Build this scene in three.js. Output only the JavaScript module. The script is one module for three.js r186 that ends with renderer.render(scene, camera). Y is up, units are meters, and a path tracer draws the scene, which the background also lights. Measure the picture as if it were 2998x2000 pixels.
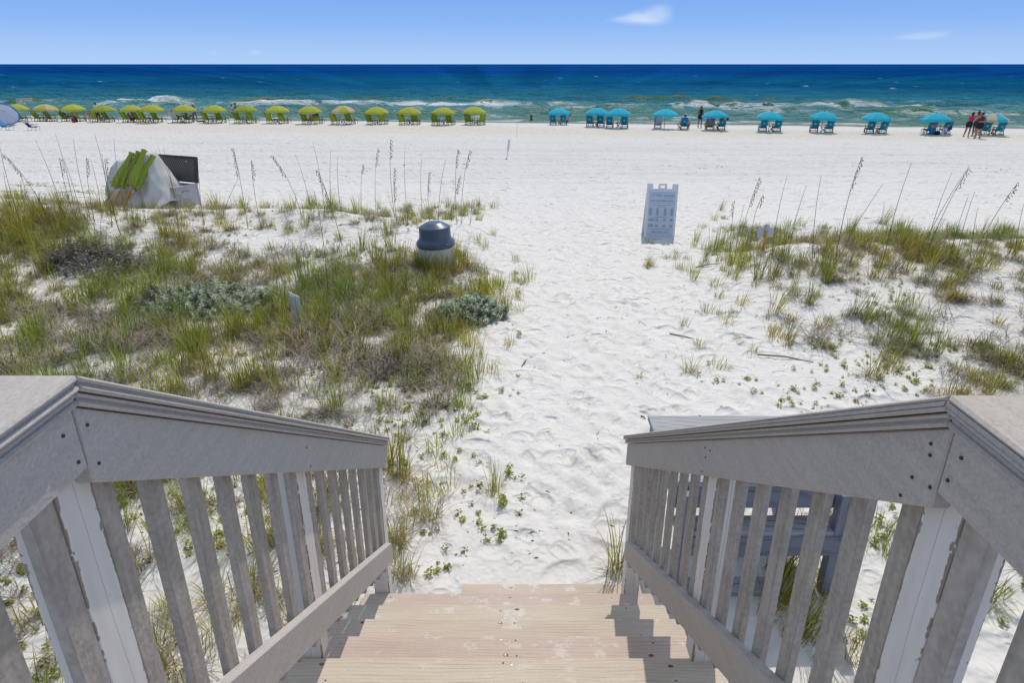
import * as THREE from 'three';
import { mergeGeometries } from 'three/addons/utils/BufferGeometryUtils.js';
import { RoundedBoxGeometry } from 'three/addons/geometries/RoundedBoxGeometry.js';
import { MarchingCubes } from 'three/addons/objects/MarchingCubes.js';

// ------------------------------------------------------------------ camera, sky, sun, exposure
const EYE = 5.6, PITCH = THREE.MathUtils.degToRad(22.66), FOCAL = 1947, PW = 2998, PH = 2000;
const scene = new THREE.Scene();
const camera = new THREE.PerspectiveCamera(2 * Math.atan(PH / 2 / FOCAL) * 180 / Math.PI, PW / PH, 0.05, 40000);
camera.position.set(0, EYE, 0);
camera.rotation.set(-PITCH, 0, 0);
const renderer = new THREE.WebGLRenderer({ antialias: true });
renderer.toneMapping = THREE.LinearToneMapping;
renderer.toneMappingExposure = 1.0;
renderer.shadowMap.enabled = true;

const SUN_DIR = new THREE.Vector3(0.187, 1, -0.79).normalize();
const sun = new THREE.DirectionalLight(new THREE.Color(1, 0.93, 0.84), 2.75);
sun.name = 'sun';
sun.position.copy(SUN_DIR).multiplyScalar(120);
sun.castShadow = true;
Object.assign(sun.shadow.camera, { left: -60, right: 60, top: 60, bottom: -60, near: 1, far: 300 });
sun.shadow.mapSize.set(4096, 4096);
scene.add(sun, sun.target);

// ------------------------------------------------------------------ random numbers and noise
function rng(seed) {
  let a = seed >>> 0;
  return () => { a = (a + 0x6d2b79f5) | 0; let t = Math.imul(a ^ (a >>> 15), 1 | a); t = (t + Math.imul(t ^ (t >>> 7), 61 | t)) ^ t; return ((t ^ (t >>> 14)) >>> 0) / 4294967296; };
}
const hash2 = (x, y, k = 0) => {
  let h = Math.imul(x | 0, 374761393) + Math.imul(y | 0, 668265263) + Math.imul(k | 0, 1274126177);
  h = Math.imul(h ^ (h >>> 13), 1274126177); h ^= h >>> 16; h = Math.imul(h, 2246822519); h ^= h >>> 13;
  return (h >>> 0) / 4294967296;
};
const fade = (t) => t * t * t * (t * (t * 6 - 15) + 10);
function noise(x, y, k = 0) {                       // -1 .. 1
  const ix = Math.floor(x), iy = Math.floor(y), u = fade(x - ix), v = fade(y - iy);
  const a = hash2(ix, iy, k), b = hash2(ix + 1, iy, k), c = hash2(ix, iy + 1, k), d = hash2(ix + 1, iy + 1, k);
  return 2 * (a + (b - a) * u + (c - a) * v + (a - b - c + d) * u * v) - 1;
}
function fbm(x, y, o = 4, k = 0) { let s = 0, a = 0.5; for (let i = 0; i < o; i++) { s += a * noise(x, y, k + i * 7); x = x * 2.03 + 11.3; y = y * 2.03 + 4.7; a *= 0.5; } return s; }
function tnoise(x, y, px, py, k = 0) {              // tiles with periods px, py
  const w = (n, p) => ((n % p) + p) % p, ix = Math.floor(x), iy = Math.floor(y), u = fade(x - ix), v = fade(y - iy);
  const x0 = w(ix, px), x1 = w(ix + 1, px), y0 = w(iy, py), y1 = w(iy + 1, py);
  const a = hash2(x0, y0, k), b = hash2(x1, y0, k), c = hash2(x0, y1, k), d = hash2(x1, y1, k);
  return 2 * (a + (b - a) * u + (c - a) * v + (a - b - c + d) * u * v) - 1;
}
const clamp = (x, a = 0, b = 1) => Math.min(b, Math.max(a, x));
const lerp = (a, b, t) => a + (b - a) * t;
const sstep = (a, b, x) => { const t = clamp((x - a) / (b - a)); return t * t * (3 - 2 * t); };
const mix3 = (a, b, t) => [lerp(a[0], b[0], t), lerp(a[1], b[1], t), lerp(a[2], b[2], t)];
const col = (r, g, b) => new THREE.Color().setRGB(r, g, b);

// ------------------------------------------------------------------ sky (air and a few thin clouds)
{
  const W = 2048, H = 1024, data = new Float32Array(W * H * 4);
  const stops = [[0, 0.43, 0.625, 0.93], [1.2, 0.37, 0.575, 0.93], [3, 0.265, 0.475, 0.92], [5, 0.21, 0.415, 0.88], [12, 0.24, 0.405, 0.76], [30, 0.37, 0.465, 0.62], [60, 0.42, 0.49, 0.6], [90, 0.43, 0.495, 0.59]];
  const clouds = [[9.6, 3.3, 2.7, 0.62, 0.62, 3], [9.0, 3.1, 2.2, 0.3, 0.5, 9], [28.5, 1.75, 2.6, 0.25, 0.38, 5], [-19.8, 0.72, 0.75, 0.13, 0.42, 17], [-22.6, 0.72, 0.5, 0.1, 0.25, 23], [-29, 4.4, 1.6, 0.12, 0.3, 31], [18, 8, 3.2, 0.5, 0.4, 41], [-12, 11, 4, 0.6, 0.35, 47], [60, 5, 4, 0.5, 0.45, 53], [-75, 6, 5, 0.6, 0.45, 59], [120, 7, 5, 0.7, 0.4, 61], [170, 5, 6, 0.6, 0.4, 67], [-140, 8, 5, 0.7, 0.4, 71]];
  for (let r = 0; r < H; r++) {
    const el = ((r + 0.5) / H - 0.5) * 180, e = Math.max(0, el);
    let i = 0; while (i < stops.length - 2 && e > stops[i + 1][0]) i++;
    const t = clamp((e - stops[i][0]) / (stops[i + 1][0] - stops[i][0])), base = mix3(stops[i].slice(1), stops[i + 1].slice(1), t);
    for (let c = 0; c < W; c++) {
      const round = ((c + 0.5) / W - 0.5) * 360;                 // atan2(z, x)
      let az = round + 90; if (az > 180) az -= 360;              // 0 towards -z, positive to the right
      let rgb = base;
      if (el > 0 && el < 14) for (const [ca, ce, wa, we, amount, k] of clouds) {
        let da = az - ca; if (da > 180) da -= 360; if (da < -180) da += 360;
        if (Math.abs(da) > wa * 1.6 || Math.abs(el - ce) > we * 3) continue;
        const u = da / wa, v = (el - ce - 0.35 * we * u) / (we * (0.22 + 0.78 * sstep(-1, 0.7, u))), taper = 1 - u * u;
        if (taper <= 0) continue;
        const wisp = 0.62 + 0.5 * fbm(u * 2.2 + k, v * 1.6 + u * 0.7 + k, 4, k), m = sstep(0.05, 0.9, Math.sqrt(taper) * (0.35 + 0.65 * sstep(-1.1, 0.5, u)) * Math.exp(-v * v * 1.1) * wisp * 1.5);
        rgb = mix3(rgb, [0.72, 0.82, 0.95], m * amount);
      }
      data.set([rgb[0], rgb[1], rgb[2], 1], (r * W + c) * 4);
    }
  }
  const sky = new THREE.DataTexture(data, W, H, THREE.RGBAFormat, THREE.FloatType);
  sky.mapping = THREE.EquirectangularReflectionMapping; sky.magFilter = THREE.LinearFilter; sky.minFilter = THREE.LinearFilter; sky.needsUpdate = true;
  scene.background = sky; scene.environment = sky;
}

// ------------------------------------------------------------------ helpers
const used = {};
const numbered = (n) => { const k = used[n] = (used[n] ?? -1) + 1; return k ? `${n}_${String(k).padStart(3, '0')}` : n; };
const shade = (o) => { o.castShadow = true; o.receiveShadow = true; return o; };
function tag(o, label, category, group) { o.userData.label = label; o.userData.category = category; if (group) o.userData.group = group; return o; }
function thing(name, label, category, [x, y, z] = [0, 0, 0], turn = 0, group) {
  const o = new THREE.Group(); o.name = numbered(name); o.position.set(x, y, z); o.rotation.y = turn; scene.add(o);
  return tag(o, label, category, group);
}
function obj(name, geo, mat, parent = scene) {
  const g = Array.isArray(geo) ? mergeGeometries(geo.map((q) => { const p = q.index ? q.toNonIndexed() : q; for (const k of Object.keys(p.attributes)) if (!['position', 'normal', 'uv', 'color'].includes(k)) p.deleteAttribute(k); return p; })) : geo;
  const m = shade(new THREE.Mesh(g, mat)); m.name = parent === scene ? numbered(name) : name; parent.add(m);
  return m;
}
function struct(name, geo, mat, label) { const m = obj(name, geo, mat); m.userData.kind = 'structure'; if (label) m.userData.label = label; return m; }
function copyOf(src, [x, y, z], turn, label, group) {
  const r = src.clone(); r.name = numbered(src.name.replace(/_\d+$/, '')); r.position.set(x, y, z); r.rotation.y = turn; r.userData = { ...src.userData }; r.userData.label = label; if (group) r.userData.group = group;
  scene.add(r); return r;
}
// uv in metres, u along the axis given
function uvm(g, axis = 'x', ou = 0, ov = 0) {
  if (g.index) g = g.toNonIndexed();
  const p = g.attributes.position, n = g.attributes.normal, uv = new Float32Array(p.count * 2), A = 'xyz'.indexOf(axis);
  for (let i = 0; i < p.count; i++) {
    const q = [p.getX(i), p.getY(i), p.getZ(i)], m = [Math.abs(n.getX(i)), Math.abs(n.getY(i)), Math.abs(n.getZ(i))];
    let d = m.indexOf(Math.max(...m));
    const rest = [0, 1, 2].filter((k) => k !== d);
    let a = rest[0], b = rest[1]; if (b === A) [a, b] = [b, a];
    uv[i * 2] = q[a] + ou; uv[i * 2 + 1] = q[b] + ov;
  }
  g.setAttribute('uv', new THREE.BufferAttribute(uv, 2));
  return g;
}
const bx = (w, h, d, r = 0.004, axis = 'x', ou = 0, ov = 0) => uvm(new RoundedBoxGeometry(w, h, d, 1, r), axis, ou, ov);
const at = (g, x, y, z, rx = 0, ry = 0, rz = 0) => g.applyMatrix4(new THREE.Matrix4().makeRotationFromEuler(new THREE.Euler(rx, ry, rz)).setPosition(x, y, z));
function prism(pts, x0, x1, bevel = 0.003, axis = 'z') {       // outline in (forward, height), thickness in x
  const sh = new THREE.Shape(pts.map(([s, y]) => new THREE.Vector2(s, y))), b = Math.min(bevel, (x1 - x0) * 0.3);
  const g = new THREE.ExtrudeGeometry(sh, { depth: x1 - x0 - 2 * b, bevelEnabled: b > 0, bevelThickness: b, bevelSize: b, bevelOffset: -b, bevelSegments: 1, steps: 1 });
  g.translate(0, 0, x0 + b); g.rotateY(Math.PI / 2);
  return uvm(g, axis, x0 * 3.7, x1 * 2.3);
}
const V = (x, y, z) => new THREE.Vector3(x, y, z);
const YUP = V(0, 1, 0);
function rod(a, b, r0, r1 = r0, seg = 8) {
  const d = b.clone().sub(a), L = d.length(), g = new THREE.CylinderGeometry(r1, r0, L, seg, 1);
  g.applyMatrix4(new THREE.Matrix4().compose(a.clone().add(b).multiplyScalar(0.5), new THREE.Quaternion().setFromUnitVectors(YUP, d.normalize()), V(1, 1, 1)));
  return g;
}
function bar(a, b, w, t, r = 0.003) {                            // a wooden bar, w wide in x
  const d = b.clone().sub(a), L = d.length(), g = bx(w, L, t, r, 'y');
  g.applyMatrix4(new THREE.Matrix4().compose(a.clone().add(b).multiplyScalar(0.5), new THREE.Quaternion().setFromUnitVectors(YUP, d.normalize()), V(1, 1, 1)));
  return g;
}
function dataTex(w, h, f, srgb = false) {
  const d = new Uint8Array(w * h * 4);
  for (let y = 0; y < h; y++) for (let x = 0; x < w; x++) { const c = f(x, y), o = (y * w + x) * 4; d[o] = clamp(c[0]) * 255; d[o + 1] = clamp(c[1] ?? c[0]) * 255; d[o + 2] = clamp(c[2] ?? c[0]) * 255; d[o + 3] = 255; }
  const t = new THREE.DataTexture(d, w, h); t.wrapS = t.wrapT = THREE.RepeatWrapping; t.magFilter = t.minFilter = THREE.LinearFilter; if (srgb) t.colorSpace = THREE.SRGBColorSpace; t.needsUpdate = true;
  return t;
}
const rep = (t, u, v = u) => { const c = t.clone(); c.repeat.set(u, v); c.needsUpdate = true; return c; };
const std = (o) => new THREE.MeshStandardMaterial({ roughness: 0.8, ...o });
const phys = (o) => new THREE.MeshPhysicalMaterial({ roughness: 0.8, ...o });

// ------------------------------------------------------------------ the lie of the land (x to the right, s forward = -z)
const shore = (x) => 72 - 0.12 * x - 0.0004 * x * x;             // where the water begins
function landForm(x, s) {
  const u = shore(x) - s;
  let y = u < 14 ? 0.055 * u + (u > 10 ? -0.004 * (u - 10) * (u - 10) : 0) : 0.706 + (u - 14) * 0.0355;
  if (u < -4) y = -0.22 + (u + 4) * 0.03;
  y += 0.1 * Math.exp(-((u - 15) ** 2) / 12) - 0.07 * Math.exp(-((u - 20) ** 2) / 16);
  const near = 2.62 + 0.03 * Math.exp(-((s - 5) ** 2) / 6);
  y = lerp(Math.min(y, 2.62), near, sstep(12, 4.5, s));
  // the dunes on both sides of the path
  const eL = -0.55 + 0.35 * Math.sin(s * 0.55) - 0.14 * Math.max(0, 6 - s), inL = sstep(eL + 0.7, eL - 1.3, x);
  const crestL = 13.6 + 0.12 * x * -1 * 0.4 + 0.5 * Math.sin(x * 0.9), ridgeL = s < crestL ? Math.exp(-((s - crestL) ** 2) / 9) : Math.exp(-((s - crestL) ** 2) / 2.2);
  y += inL * (0.40 * ridgeL + 0.07 * fbm(x * 0.5, s * 0.5, 3, 5));
  y += sstep(-6, -9, x) * 0.22 * Math.exp(-((s - 13) ** 2) / 12);
  const eR = 2.2 + 0.24 * Math.max(0, s - 6), inR = sstep(eR - 0.5, eR + 1.6, x);
  const crestR = 11 + 0.35 * Math.sin(x * 0.8 + 1), ridgeR = s < crestR ? Math.exp(-((s - crestR) ** 2) / 12) : Math.exp(-((s - crestR) ** 2) / 1.5);
  y += inR * (0.46 * ridgeR + 0.06 * fbm(x * 0.6 + 9, s * 0.6, 3, 6));
  return y;
}
const onPath = (x, s) => sstep(-0.9, 0.1, x + 0.1 * Math.max(0, 6 - s)) * sstep(3.6 + 0.24 * Math.max(0, s - 6), 1.9 + 0.2 * Math.max(0, s - 6), x);
// trodden sand: a hollow with a low rim in every cell of a jittered grid
function trodden(x, s, cell, k, keep) {
  const gx = Math.floor(x / cell), gy = Math.floor(s / cell);
  let h = 0;
  for (let i = -1; i <= 1; i++) for (let j = -1; j <= 1; j++) {
    const cx = gx + i, cy = gy + j;
    if (hash2(cx, cy, k) > keep) continue;
    const px = (cx + 0.1 + 0.8 * hash2(cx, cy, k + 1)) * cell, py = (cy + 0.1 + 0.8 * hash2(cx, cy, k + 2)) * cell;
    const a = (hash2(cx, cy, k + 3) - 0.5) * 2.2, dx = x - px, dy = s - py, ca = Math.cos(a), sa = Math.sin(a);
    const sz = cell * (0.34 + 0.22 * hash2(cx, cy, k + 4)), e = (dx * ca - dy * sa) / (sz * 0.62), f = (dx * sa + dy * ca) / sz, r2 = e * e + f * f;
    if (r2 > 6) continue;
    h += (0.5 + 0.8 * hash2(cx, cy, k + 5)) * (-Math.exp(-r2 * 1.6) + 0.5 * Math.exp(-((Math.sqrt(r2) - 1.25) ** 2) * 5));
  }
  return h;
}
function ground(x, s, fine = true) {
  let y = landForm(x, s);
  if (fine) {
    const u = shore(x) - s, p = onPath(x, s), open = sstep(12.5, 15.5, s) * sstep(5, 14, u);
    const amt = 0.04 * Math.max(p * sstep(2.8, 3.6, s) * sstep(17, 11, s), 0) + 0.03 * open * sstep(60, 20, s) + 0.034 * open * sstep(20, 50, s);
    if (amt > 0.001) y += amt * trodden(x, s, s < 20 ? 0.27 : 0.42, 21, 0.92) + 0.35 * amt * trodden(x + 5.3, s + 2.1, s < 20 ? 0.16 : 0.3, 41, 0.8);
    y += 0.05 * fbm(x * 0.07, s * 2.4, 3, 17) * sstep(18, 24, s) * sstep(48, 40, s);
    y += 0.022 * fbm(x * 1.4, s * 1.4, 3, 11) * sstep(0, 6, u) + 0.006 * fbm(x * 7, s * 7, 2, 12) * sstep(0, 8, u) * sstep(40, 10, s);
  }
  // hollowed out beneath the stairs, banked up on the lowest tread
  const under = sstep(0.95, 0.8, Math.abs(x + 0.02)) * sstep(3.12, 2.95, s);
  y = lerp(y, Math.min(y, 2.45), under);
  const bank = sstep(1.1, 0.6, Math.abs(x)) * sstep(2.9, 3.05, s) * sstep(4.2, 3.3, s);
  y = lerp(y, 2.652 + 0.012 * fbm(x * 3 + 2, s * 4, 3, 77) - 0.012 * sstep(-0.25, 0.55, x) + 0.02 * sstep(-0.2, -0.7, x), bank);
  return y;
}
const CP = Math.cos(PITCH), SP = Math.sin(PITCH);
// the point of the ground seen at a pixel of the photograph, for reading places off it once
function spot(px, py) {
  const dx = px - PW / 2, dy = py - PH / 2, f = FOCAL * CP - dy * SP, d = FOCAL * SP + dy * CP;
  let s = 1;
  for (let i = 0; i < 1400; i++) {
    const n = s + 0.01 + s * 0.004;
    if (EYE - (d / f) * n < landForm((dx / f) * n, n)) { s = n; break; }
    s = n;
  }
  const x = (dx / f) * s;
  return { x, s, y: ground(x, s) };
}
// the point at a pixel at a given forward distance
function standing(px, py, s) {
  const dx = px - PW / 2, dy = py - PH / 2, f = FOCAL * CP - dy * SP, d = FOCAL * SP + dy * CP;
  return { x: (dx / f) * s, s, y: EYE - (d / f) * s };
}
function pixelOf(x, s, y) { const D = EYE - y, zc = s * CP + D * SP; return [PW / 2 + (x / zc) * FOCAL, PH / 2 + ((D * CP - s * SP) / zc) * FOCAL]; }
function sheet(xs, rows, f) {                                     // grid -> indexed geometry; f(i, j) -> [x, y, z, u, v, r, g, b]
  const nx = xs, ny = rows, pos = new Float32Array(nx * ny * 3), uv = new Float32Array(nx * ny * 2), cl = new Float32Array(nx * ny * 3), idx = new Uint32Array((nx - 1) * (ny - 1) * 6);
  let k = 0;
  for (let j = 0; j < ny; j++) for (let i = 0; i < nx; i++) { const q = f(i, j), o = j * nx + i; pos.set([q[0], q[1], q[2]], o * 3); uv.set([q[3], q[4]], o * 2); cl.set([q[5], q[6], q[7]], o * 3); }
  for (let j = 0; j < ny - 1; j++) for (let i = 0; i < nx - 1; i++) { const a = j * nx + i, b = a + 1, c = a + nx, d = c + 1; idx.set([a, b, c, b, d, c], k); k += 6; }
  const g = new THREE.BufferGeometry();
  g.setAttribute('position', new THREE.BufferAttribute(pos, 3)); g.setAttribute('uv', new THREE.BufferAttribute(uv, 2)); g.setAttribute('color', new THREE.BufferAttribute(cl, 3)); g.setIndex(new THREE.BufferAttribute(idx, 1));
  g.computeVertexNormals();
  return g;
}

// ------------------------------------------------------------------ sand
{
  const TP = 5.2, grain = (() => {                                  // footprints, told once more as fine relief, on a tile of 5.2 m
    const N = 1024, h = new Float32Array(N * N);
    const stamp = (n, size, seed, amp) => { const r = rng(seed); for (let i = 0; i < n; i++) { const cx = r() * N, cy = r() * N, a = r() * 6.283, ca = Math.cos(a), sa = Math.sin(a), sz = size / TP * N * (0.7 + 0.6 * r()), w = sz * (0.5 + 0.2 * r()), k = amp * (0.6 + 0.7 * r()), R = Math.ceil(sz * 2); for (let y = -R; y <= R; y++) for (let x = -R; x <= R; x++) { const e = (x * ca - y * sa) / w, f = (x * sa + y * ca) / sz, q = e * e + f * f; if (q > 4) continue; const o = ((Math.floor(cy) + y + N) % N) * N + (Math.floor(cx) + x + N) % N; h[o] += k * (-Math.exp(-q * q * 1.3) + 0.55 * Math.exp(-((Math.sqrt(q) - 1.2) ** 2) * 9)); } } };
    stamp(190, 0.17, 1, 1); stamp(260, 0.1, 2, 0.6); stamp(700, 0.045, 3, 0.28);
    return dataTex(N, N, (x, y) => { const u = x / N, v = y / N; return [0.55 + 0.2 * h[y * N + x] + 0.05 * tnoise(u * 60, v * 60, 60, 60, 2) + 0.035 * tnoise(u * 200, v * 200, 200, 200, 3)]; });
  })();
  const tone = dataTex(512, 512, (x, y) => { const u = x / 512, v = y / 512, n = 0.955 + 0.03 * tnoise(u * 12, v * 12, 12, 12, 4) + 0.03 * tnoise(u * 70, v * 70, 70, 70, 5) - (hash2(x, y, 6) > 0.9975 ? 0.3 : 0); return [n, n * 0.995, n * 0.985]; });
  const nx = 760, ny = 600, s0 = -7, span = Math.log((92 + 10) / (s0 + 10));
  const geo = sheet(nx, ny, (i, j) => {
    const s = (s0 + 10) * Math.exp(span * j / (ny - 1)) - 10, t = (i / (nx - 1) - 0.5) * 2, x = (t * 0.75 + 0.25 * t * t * t) * 1.45 * (s + 10);
    const u = shore(x) - s, y = ground(x, s);
    let c = mix3([0.755, 0.73, 0.697], [0.68, 0.664, 0.645], sstep(12, 30, s));
    const m = 0.5 + 0.5 * fbm(x * 0.25, s * 0.6, 3, 31);
    c = mix3(c, [0.66, 0.6, 0.5], sstep(15, 18, u + m * 2) * sstep(27, 20, u - m * 3) * (0.3 + 0.4 * m) * sstep(60, 10, Math.abs(x - 8)) + 0.25 * sstep(12, 16, u) * sstep(26, 20, u));
    c = mix3(c, [0.44, 0.39, 0.3], sstep(3.2, 0.4, u + 1.2 * fbm(x * 0.2, 0, 2, 33)));
    if (s > 15) c = mix3(c, [0.62, 0.6, 0.58], sstep(0.35, 0.75, 0.5 + 0.9 * fbm(x * 0.12 + 3, s * 1.7, 3, 35)) * sstep(20, 26, s) * sstep(46, 36, s) * 0.7);
    if (s < 15) c = mix3(c, [0.6, 0.57, 0.52], 0.35 * sstep(0.0, 0.5, fbm(x * 0.8, s * 0.8, 3, 37)) * (1 - onPath(x, s)));
    return [x, y, -s, x / TP, s / TP, c[0], c[1], c[2]];
  });
  struct('sand', geo, std({ vertexColors: true, map: rep(tone, 3), bumpMap: grain, bumpScale: 0.075, roughness: 0.95 }), 'white quartz sand beach with footprints sloping down to the sea');
}

// ------------------------------------------------------------------ sea
const waveSet = (() => {
  const r = rng(77), out = [];
  for (let i = 0; i < 34; i++) { const L = 1.0 * Math.pow(16, Math.pow(r(), 0.9)), a = (r() + r() + r() - 1.5) * 0.95 + 0.05, k = 2 * Math.PI / L; out.push([k * Math.sin(a), k * Math.cos(a), L, 0.0115 * Math.pow(L, 0.95) * (0.6 + 0.8 * r()), r() * 6.283]); }
  return out;
})();
function waves(x, s, spacing, calm = 1) {
  let y = 0;
  const g = 0.65 + 0.7 * fbm(x * 0.02, s * 0.03, 2, 51);
  for (const [kx, ks, L, A, ph] of waveSet) { const w = sstep(1.6, 3.4, L / spacing); if (w > 0) { const p = Math.sin(kx * x + ks * s + ph + 0.8 * noise(x * 0.05 + L, s * 0.05, 52)); y += w * A * (p + 0.35 * p * p); } }
  return y * g * calm;
}
// breakers, told along x and by distance q from the water's edge: [x0, x1, q, height, foam, width]
const breakers = [[-95, -46, 27, 0.45, 0.35, 2.2], [-60, -49, 27.5, 0.5, 1, 3], [-49, -33, 33, 0.42, 0.12, 2.2], [-50, -20, 24, 0.3, 0.75, 2.6], [-24, -2, 28, 0.42, 1, 2.8], [-6, 10, 29, 0.35, 0.7, 3], [6, 17, 25, 0.25, 0.35, 2], [17, 46, 43, 0.62, 0.12, 2.4], [19, 37, 28, 0.42, 0.8, 2], [22, 40, 18.5, 0.3, 0.55, 1.6], [39, 56, 27, 0.4, 0.75, 1.9], [44, 62, 16, 0.34, 0.5, 1.5], [-6, 1, 7, 0.16, 0.5, 1.6], [12, 22, 7, 0.14, 0.5, 1.6], [-70, -20, 13, 0.18, 0.12, 2], [-20, 16, 14, 0.2, 0.15, 2], [60, 80, 31, 0.4, 0.6, 2], [60, 100, 18, 0.3, 0.6, 2.5], [-120, -70, 22, 0.35, 0.6, 2.5], [44, 60, 38, 0.3, 0.3, 2.2], [-30, 0, 39, 0.25, 0.05, 2.4]];
function surf(x, q) {                                              // { rise, foam, face }
  let rise = 0, foam = 0, face = 0;
  const wob = 1.4 * fbm(x * 0.09, q * 0.02, 3, 61) + 0.5 * noise(x * 0.6, q * 0.1, 62);
  for (const [x0, x1, q0, h, f, w] of breakers) {
    if (x < x0 - 3 || x > x1 + 3 || Math.abs(q - q0) > 9) continue;
    const along = sstep(x0 - 2.5, x0 + 3, x) * sstep(x1 + 2.5, x1 - 3, x), d = q - q0 - wob;
    const body = d < 0 ? Math.exp(-d * d / (0.32 * w)) : Math.exp(-d * d / (w * w * 1.3));     // steep towards the beach
    rise += along * h * body * (0.75 + 0.5 * noise(x * 0.5, q0, 63));
    face += along * sstep(0.12, 0.4, h) * Math.exp(-((d + 0.3) ** 2) / 0.9) * (1 - f * 0.6);
    const broken = fbm(x * 0.55 + q0, q * 0.8, 4, 64) * 1.1 + 0.25 * noise(x * 3, q * 2.5, 65);
    foam += along * f * Math.max(sstep(-0.15, 0.25, broken + 0.5 * f - 0.08) * Math.exp(-((d + w * 0.4) ** 2) / (w * w * 0.3)), 0.5 * sstep(0.05, 0.3, broken) * Math.exp(-((d + w * 1.4) ** 2) / (w * w * 2.2)));
  }
  const edge = q - 0.7 - 1.2 * (0.5 + 0.5 * fbm(x * 0.16, 3, 3, 66));
  foam += 0.75 * Math.exp(-edge * edge * 2.2) * sstep(-0.35, 0.25, fbm(x * 0.5, q, 3, 67));
  foam += 0.25 * sstep(0.28, 0.5, fbm(x * 0.35, q * 0.7, 4, 68)) * sstep(1, 5, q) * sstep(34, 16, q);
  return { rise, foam: clamp(foam), face: clamp(face) };
}
function bodyAndShadeColor(x, q) {
  const n = fbm(x * 0.02, q * 0.035, 3, 71), m = fbm(x * 0.1, q * 0.3, 3, 72), t = q + 9 * n + 3 * m;
  let c = [0.13, 0.27, 0.21];
  c = mix3(c, [0.075, 0.24, 0.235], sstep(5, 20, t));
  c = mix3(c, [0.03, 0.18, 0.25], sstep(22, 44, t));
  c = mix3(c, [0.005, 0.1, 0.27], sstep(42, 140, t));
  c = mix3(c, [0.008, 0.13, 0.24], sstep(120, 150, t) * sstep(250, 190, t) * (0.45 + 0.4 * sstep(-0.1, 0.3, fbm(x * 0.006 + 4, q * 0.01, 2, 73))));
  c = mix3(c, [0.004, 0.068, 0.27], sstep(230, 420, t));
  c = mix3(c, [0.003, 0.06, 0.24], sstep(900, 3500, q));
  const far = sstep(40, 90, q), z = Math.max(1, q / 110), k = 1 + 0.22 * n + 0.18 * m + far * (0.22 * fbm(x * 0.09 / z, q * 0.16 / z, 4, 74) + 0.2 * noise(x * 0.3 / z, q * 0.45 / z, 75)) * sstep(2500, 500, q);  // far streaks put the light and shade of waves into the colour
  const cap = far * sstep(0.66, 0.78, fbm(x * 0.16 + 9, q * 0.34, 4, 76) + 0.12 * noise(x * 0.9, q * 0.9, 77)) * sstep(420, 200, q);  // white flecks: a few whitecaps, and sparkle painted into the colour
  if (cap > 0) c = mix3(c, [0.6, 0.66, 0.68], cap * 0.75);
  return [c[0] * k, c[1] * k, c[2] * k];
}
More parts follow.
